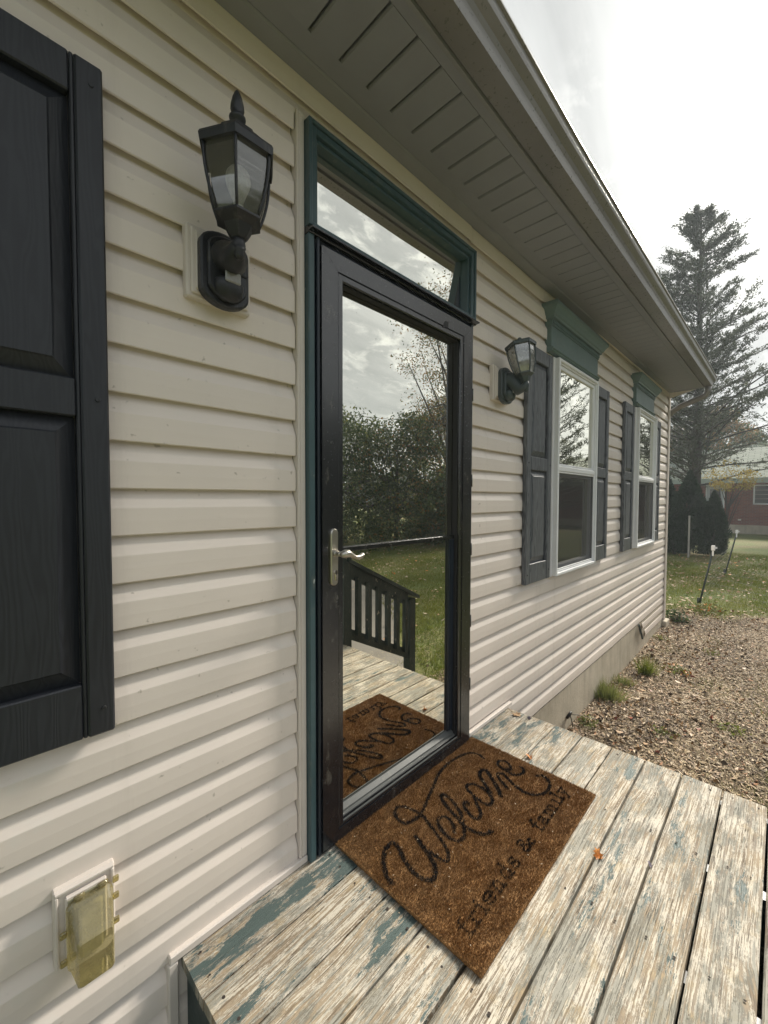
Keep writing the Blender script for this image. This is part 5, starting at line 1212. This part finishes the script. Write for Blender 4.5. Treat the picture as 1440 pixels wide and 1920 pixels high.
conifer(25.0, -3.6, 12.5, 'conifer at the right edge whose branches reach in above the roof', 5.0, .12, 140, 11, leafd=1.4, trunk_r=.22, ls=(.11, .24))
conifer(31.0, 3.6, 10.5, 'farther conifer showing between the eave and the tall one', 4.0, .10, 80, 17, leafd=1.3)
conifer(12.6, -5.2, 9.5, 'large conifer out on the front lawn, mirrored in the window', 3.2, .10, 110, 23, leafd=1.5, trunk_r=.18)
conifer(23.0, -8.5, 12, 'second conifer on the far side of the front lawn', 4.2, .1, 80, 29, leafd=.9)

def broad(x, y, h, r, n, label, mats=('bush',), probs=None, trunk=.10, cz=.58, sq=.8, ls=(.08, .16), seed=1, clumps=34, name='shrub', cat='shrub', grp=None, full=False):
    rg = np.random.default_rng(seed); t = empty(name, (x, y, GZ), label, cat, grp)
    cc = rg.normal(size=(clumps, 3)); cc /= np.linalg.norm(cc, axis=1, keepdims=True); cc *= rg.random((clumps, 1)) ** .45; cc = cc * [r * .85, r * .85, h * sq * .42] + [x, y, GZ + h * cz]
    if full:
        tz = rg.uniform(.03, .97, clumps); aa = rg.uniform(0, 2 * PI, clumps); q = r * np.sqrt(np.clip(1 - tz ** 2.6, .05, 1)) * rg.random(clumps) ** .4; cc = np.stack([x + q * np.cos(aa), y + q * np.sin(aa), GZ + h * tz], 1)
    cr = rg.uniform(.16, .36, clumps) * r; cr = np.minimum(cr, h * .2)
    idx = rg.integers(0, clumps, n); p = rg.normal(size=(n, 3)); p /= np.linalg.norm(p, axis=1, keepdims=True); p *= (rg.random((n, 1)) ** .35) * cr[idx][:, None] * [1.15, 1.15, .8]
    P_ = cc[idx] + p; P_[:, 2] = np.maximum(P_[:, 2], GZ + .05)
    V, F = leaves(P_, rg.normal(size=(n, 3)), rg.uniform(*ls, n), rg.uniform(ls[0] * .5, ls[1] * .6, n), None, .12)
    o = np_mesh('crown', V, F, list(mats), t, mi=np.repeat(rg.choice(len(mats), n, p=probs), 2)); o['kind'] = 'stuff'
    m = MB(); m.tube([(x, y, GZ), (x + .05, y, GZ + h * .3), (x, y + .05, GZ + h * .75)], [trunk, trunk * .75, trunk * .25], 7)
    for i in range(min(clumps, 26)):
        c = cc[i]; b0 = Vector((x, y, GZ + h * rg.uniform(.15, .5))); mid = b0.lerp(Vector(c), .5) + Vector((0, 0, .1 * h * rg.random() * .5)); m.tube([b0, mid, Vector(c)], [trunk * .4, trunk * .25, trunk * .08], 5, caps=False)
    m.build('trunk', 'bark', t); return t
gsh = 'dark shrubs across the front lawn'
broad(9.2, -11.2, 5.0, 2.6, 17000, 'broad dark green shrub nearest in the mirrored row', ('bush', 'weed'), [.84, .16], grp=gsh, seed=2, full=True, clumps=110)
broad(11.4, -9.9, 4.9, 2.5, 17000, 'dark green shrub in the middle of the row', ('bush', 'weed', 'autumn'), [.74, .16, .10], grp=gsh, seed=3, full=True, clumps=110)
broad(6.6, -12.6, 5.4, 2.7, 13000, 'dark shrub at the walkway end of the row', ('bush',), [1], grp=gsh, seed=4, full=True, clumps=110)
broad(12.6, -8.6, 2.6, 1.5, 9000, 'low spreading shrub at the lawn edge', ('bush', 'autumn'), [.9, .1], grp=gsh, seed=5, full=True, clumps=110)
broad(15.6, -10.2, 6.4, 3.0, 15000, 'autumn tree with mixed yellow and orange leaves', ('bush', 'autumn', 'yellow'), [.45, .4, .15], seed=6, name='autumn_tree', cat='tree', full=True, trunk=.16, clumps=110)
broad(14.6, -9.0, 12.5, 3.0, 11000, 'tall thin crowned tree losing its brown leaves', ('autumn', 'bush'), [.6, .4], seed=7, name='autumn_tree', cat='tree', cz=.66, sq=1.15, trunk=.2, ls=(.07, .13), clumps=90)
broad(33.0, 9.0, 7.0, 4.0, 7000, 'orange autumn tree behind the brick house roof', ('autumn', 'yellow'), [.7, .3], seed=8, name='autumn_tree', cat='tree', ls=(.15, .3), trunk=.2)
broad(36.0, 2.9, 8.6, 3.8, 9000, 'orange brown tree past the ridge of the brick house', ('autumn', 'bush'), [.7, .3], seed=9, name='autumn_tree', cat='tree', ls=(.15, .3), trunk=.2)
broad(17.8, .2, 2.95, 1.0, 900, 'young tree with sparse yellow leaves in front of the roof', ('yellow',), [1], seed=10, name='autumn_tree', cat='tree', cz=.86, sq=.35, ls=(.05, .10), trunk=.04, clumps=16)
# far belt of trees closing the horizon
n = 46000; a = rng.uniform(0, 2 * PI, n); R0 = 75 + 12 * rng.random(n); hh = 7 + 3.5 * np.sin(a * 9) + 2.5 * np.sin(a * 23 + 1) + 1.5 * np.sin(a * 51)
P_ = np.stack([R0 * np.cos(a), R0 * np.sin(a), GZ + hh * rng.random(n) ** .8], 1)
V, F = leaves(P_, rng.normal(size=(n, 3)), rng.uniform(.9, 2.0, n), rng.uniform(.6, 1.4, n)); tag(np_mesh('treeline', V, F, ['bush', 'autumn'], mi=np.repeat(rng.choice(2, n, p=[.75, .25]), 2)), 'distant belt of mixed trees round the neighbourhood', kind='stuff')
# overhead line mirrored in the glass
m = MB(); m.tube([(-10, -26, 7.6), (8, -23, 6.8), (26, -20, 7.4)], .02, 5); tag(m.build('overhead_wire', 'wire'), 'thin sagging overhead wire across the street side', 'wire')
m = MB(); m.tube([(26, -20, GZ), (26, -20, 8)], [.14, .10], 8); tag(m.build('utility_pole', 'bark'), 'wooden utility pole beyond the front lawn to the right', 'pole')
m = MB(); m.tube([(-10, -26, GZ), (-10, -26, 8.2)], [.14, .10], 8); tag(m.build('utility_pole', 'bark'), 'wooden utility pole beyond the front lawn, street end', 'pole')

# ------------------------------------------------------------------ thin scattering volume added to stand in for veiling sun glare
HZ = NT('veil_volume'); pv = HZ.n('ShaderNodeVolumePrincipled'); pv.inputs['Color'].default_value = (0.80, 0.88, 0.95, 1); pv.inputs['Density'].default_value = 0.0021; pv.inputs['Anisotropy'].default_value = 0.35
HZ.l(pv.outputs[0], HZ.out.inputs['Volume'])
hb = MB(); hb.box(-302, 302, -302, 302, GZ - 1.02, 15.5); M['glare_veil'] = HZ.m
hz = hb.build('glare_veil', 'glare_veil'); tag(hz, kind='stuff')
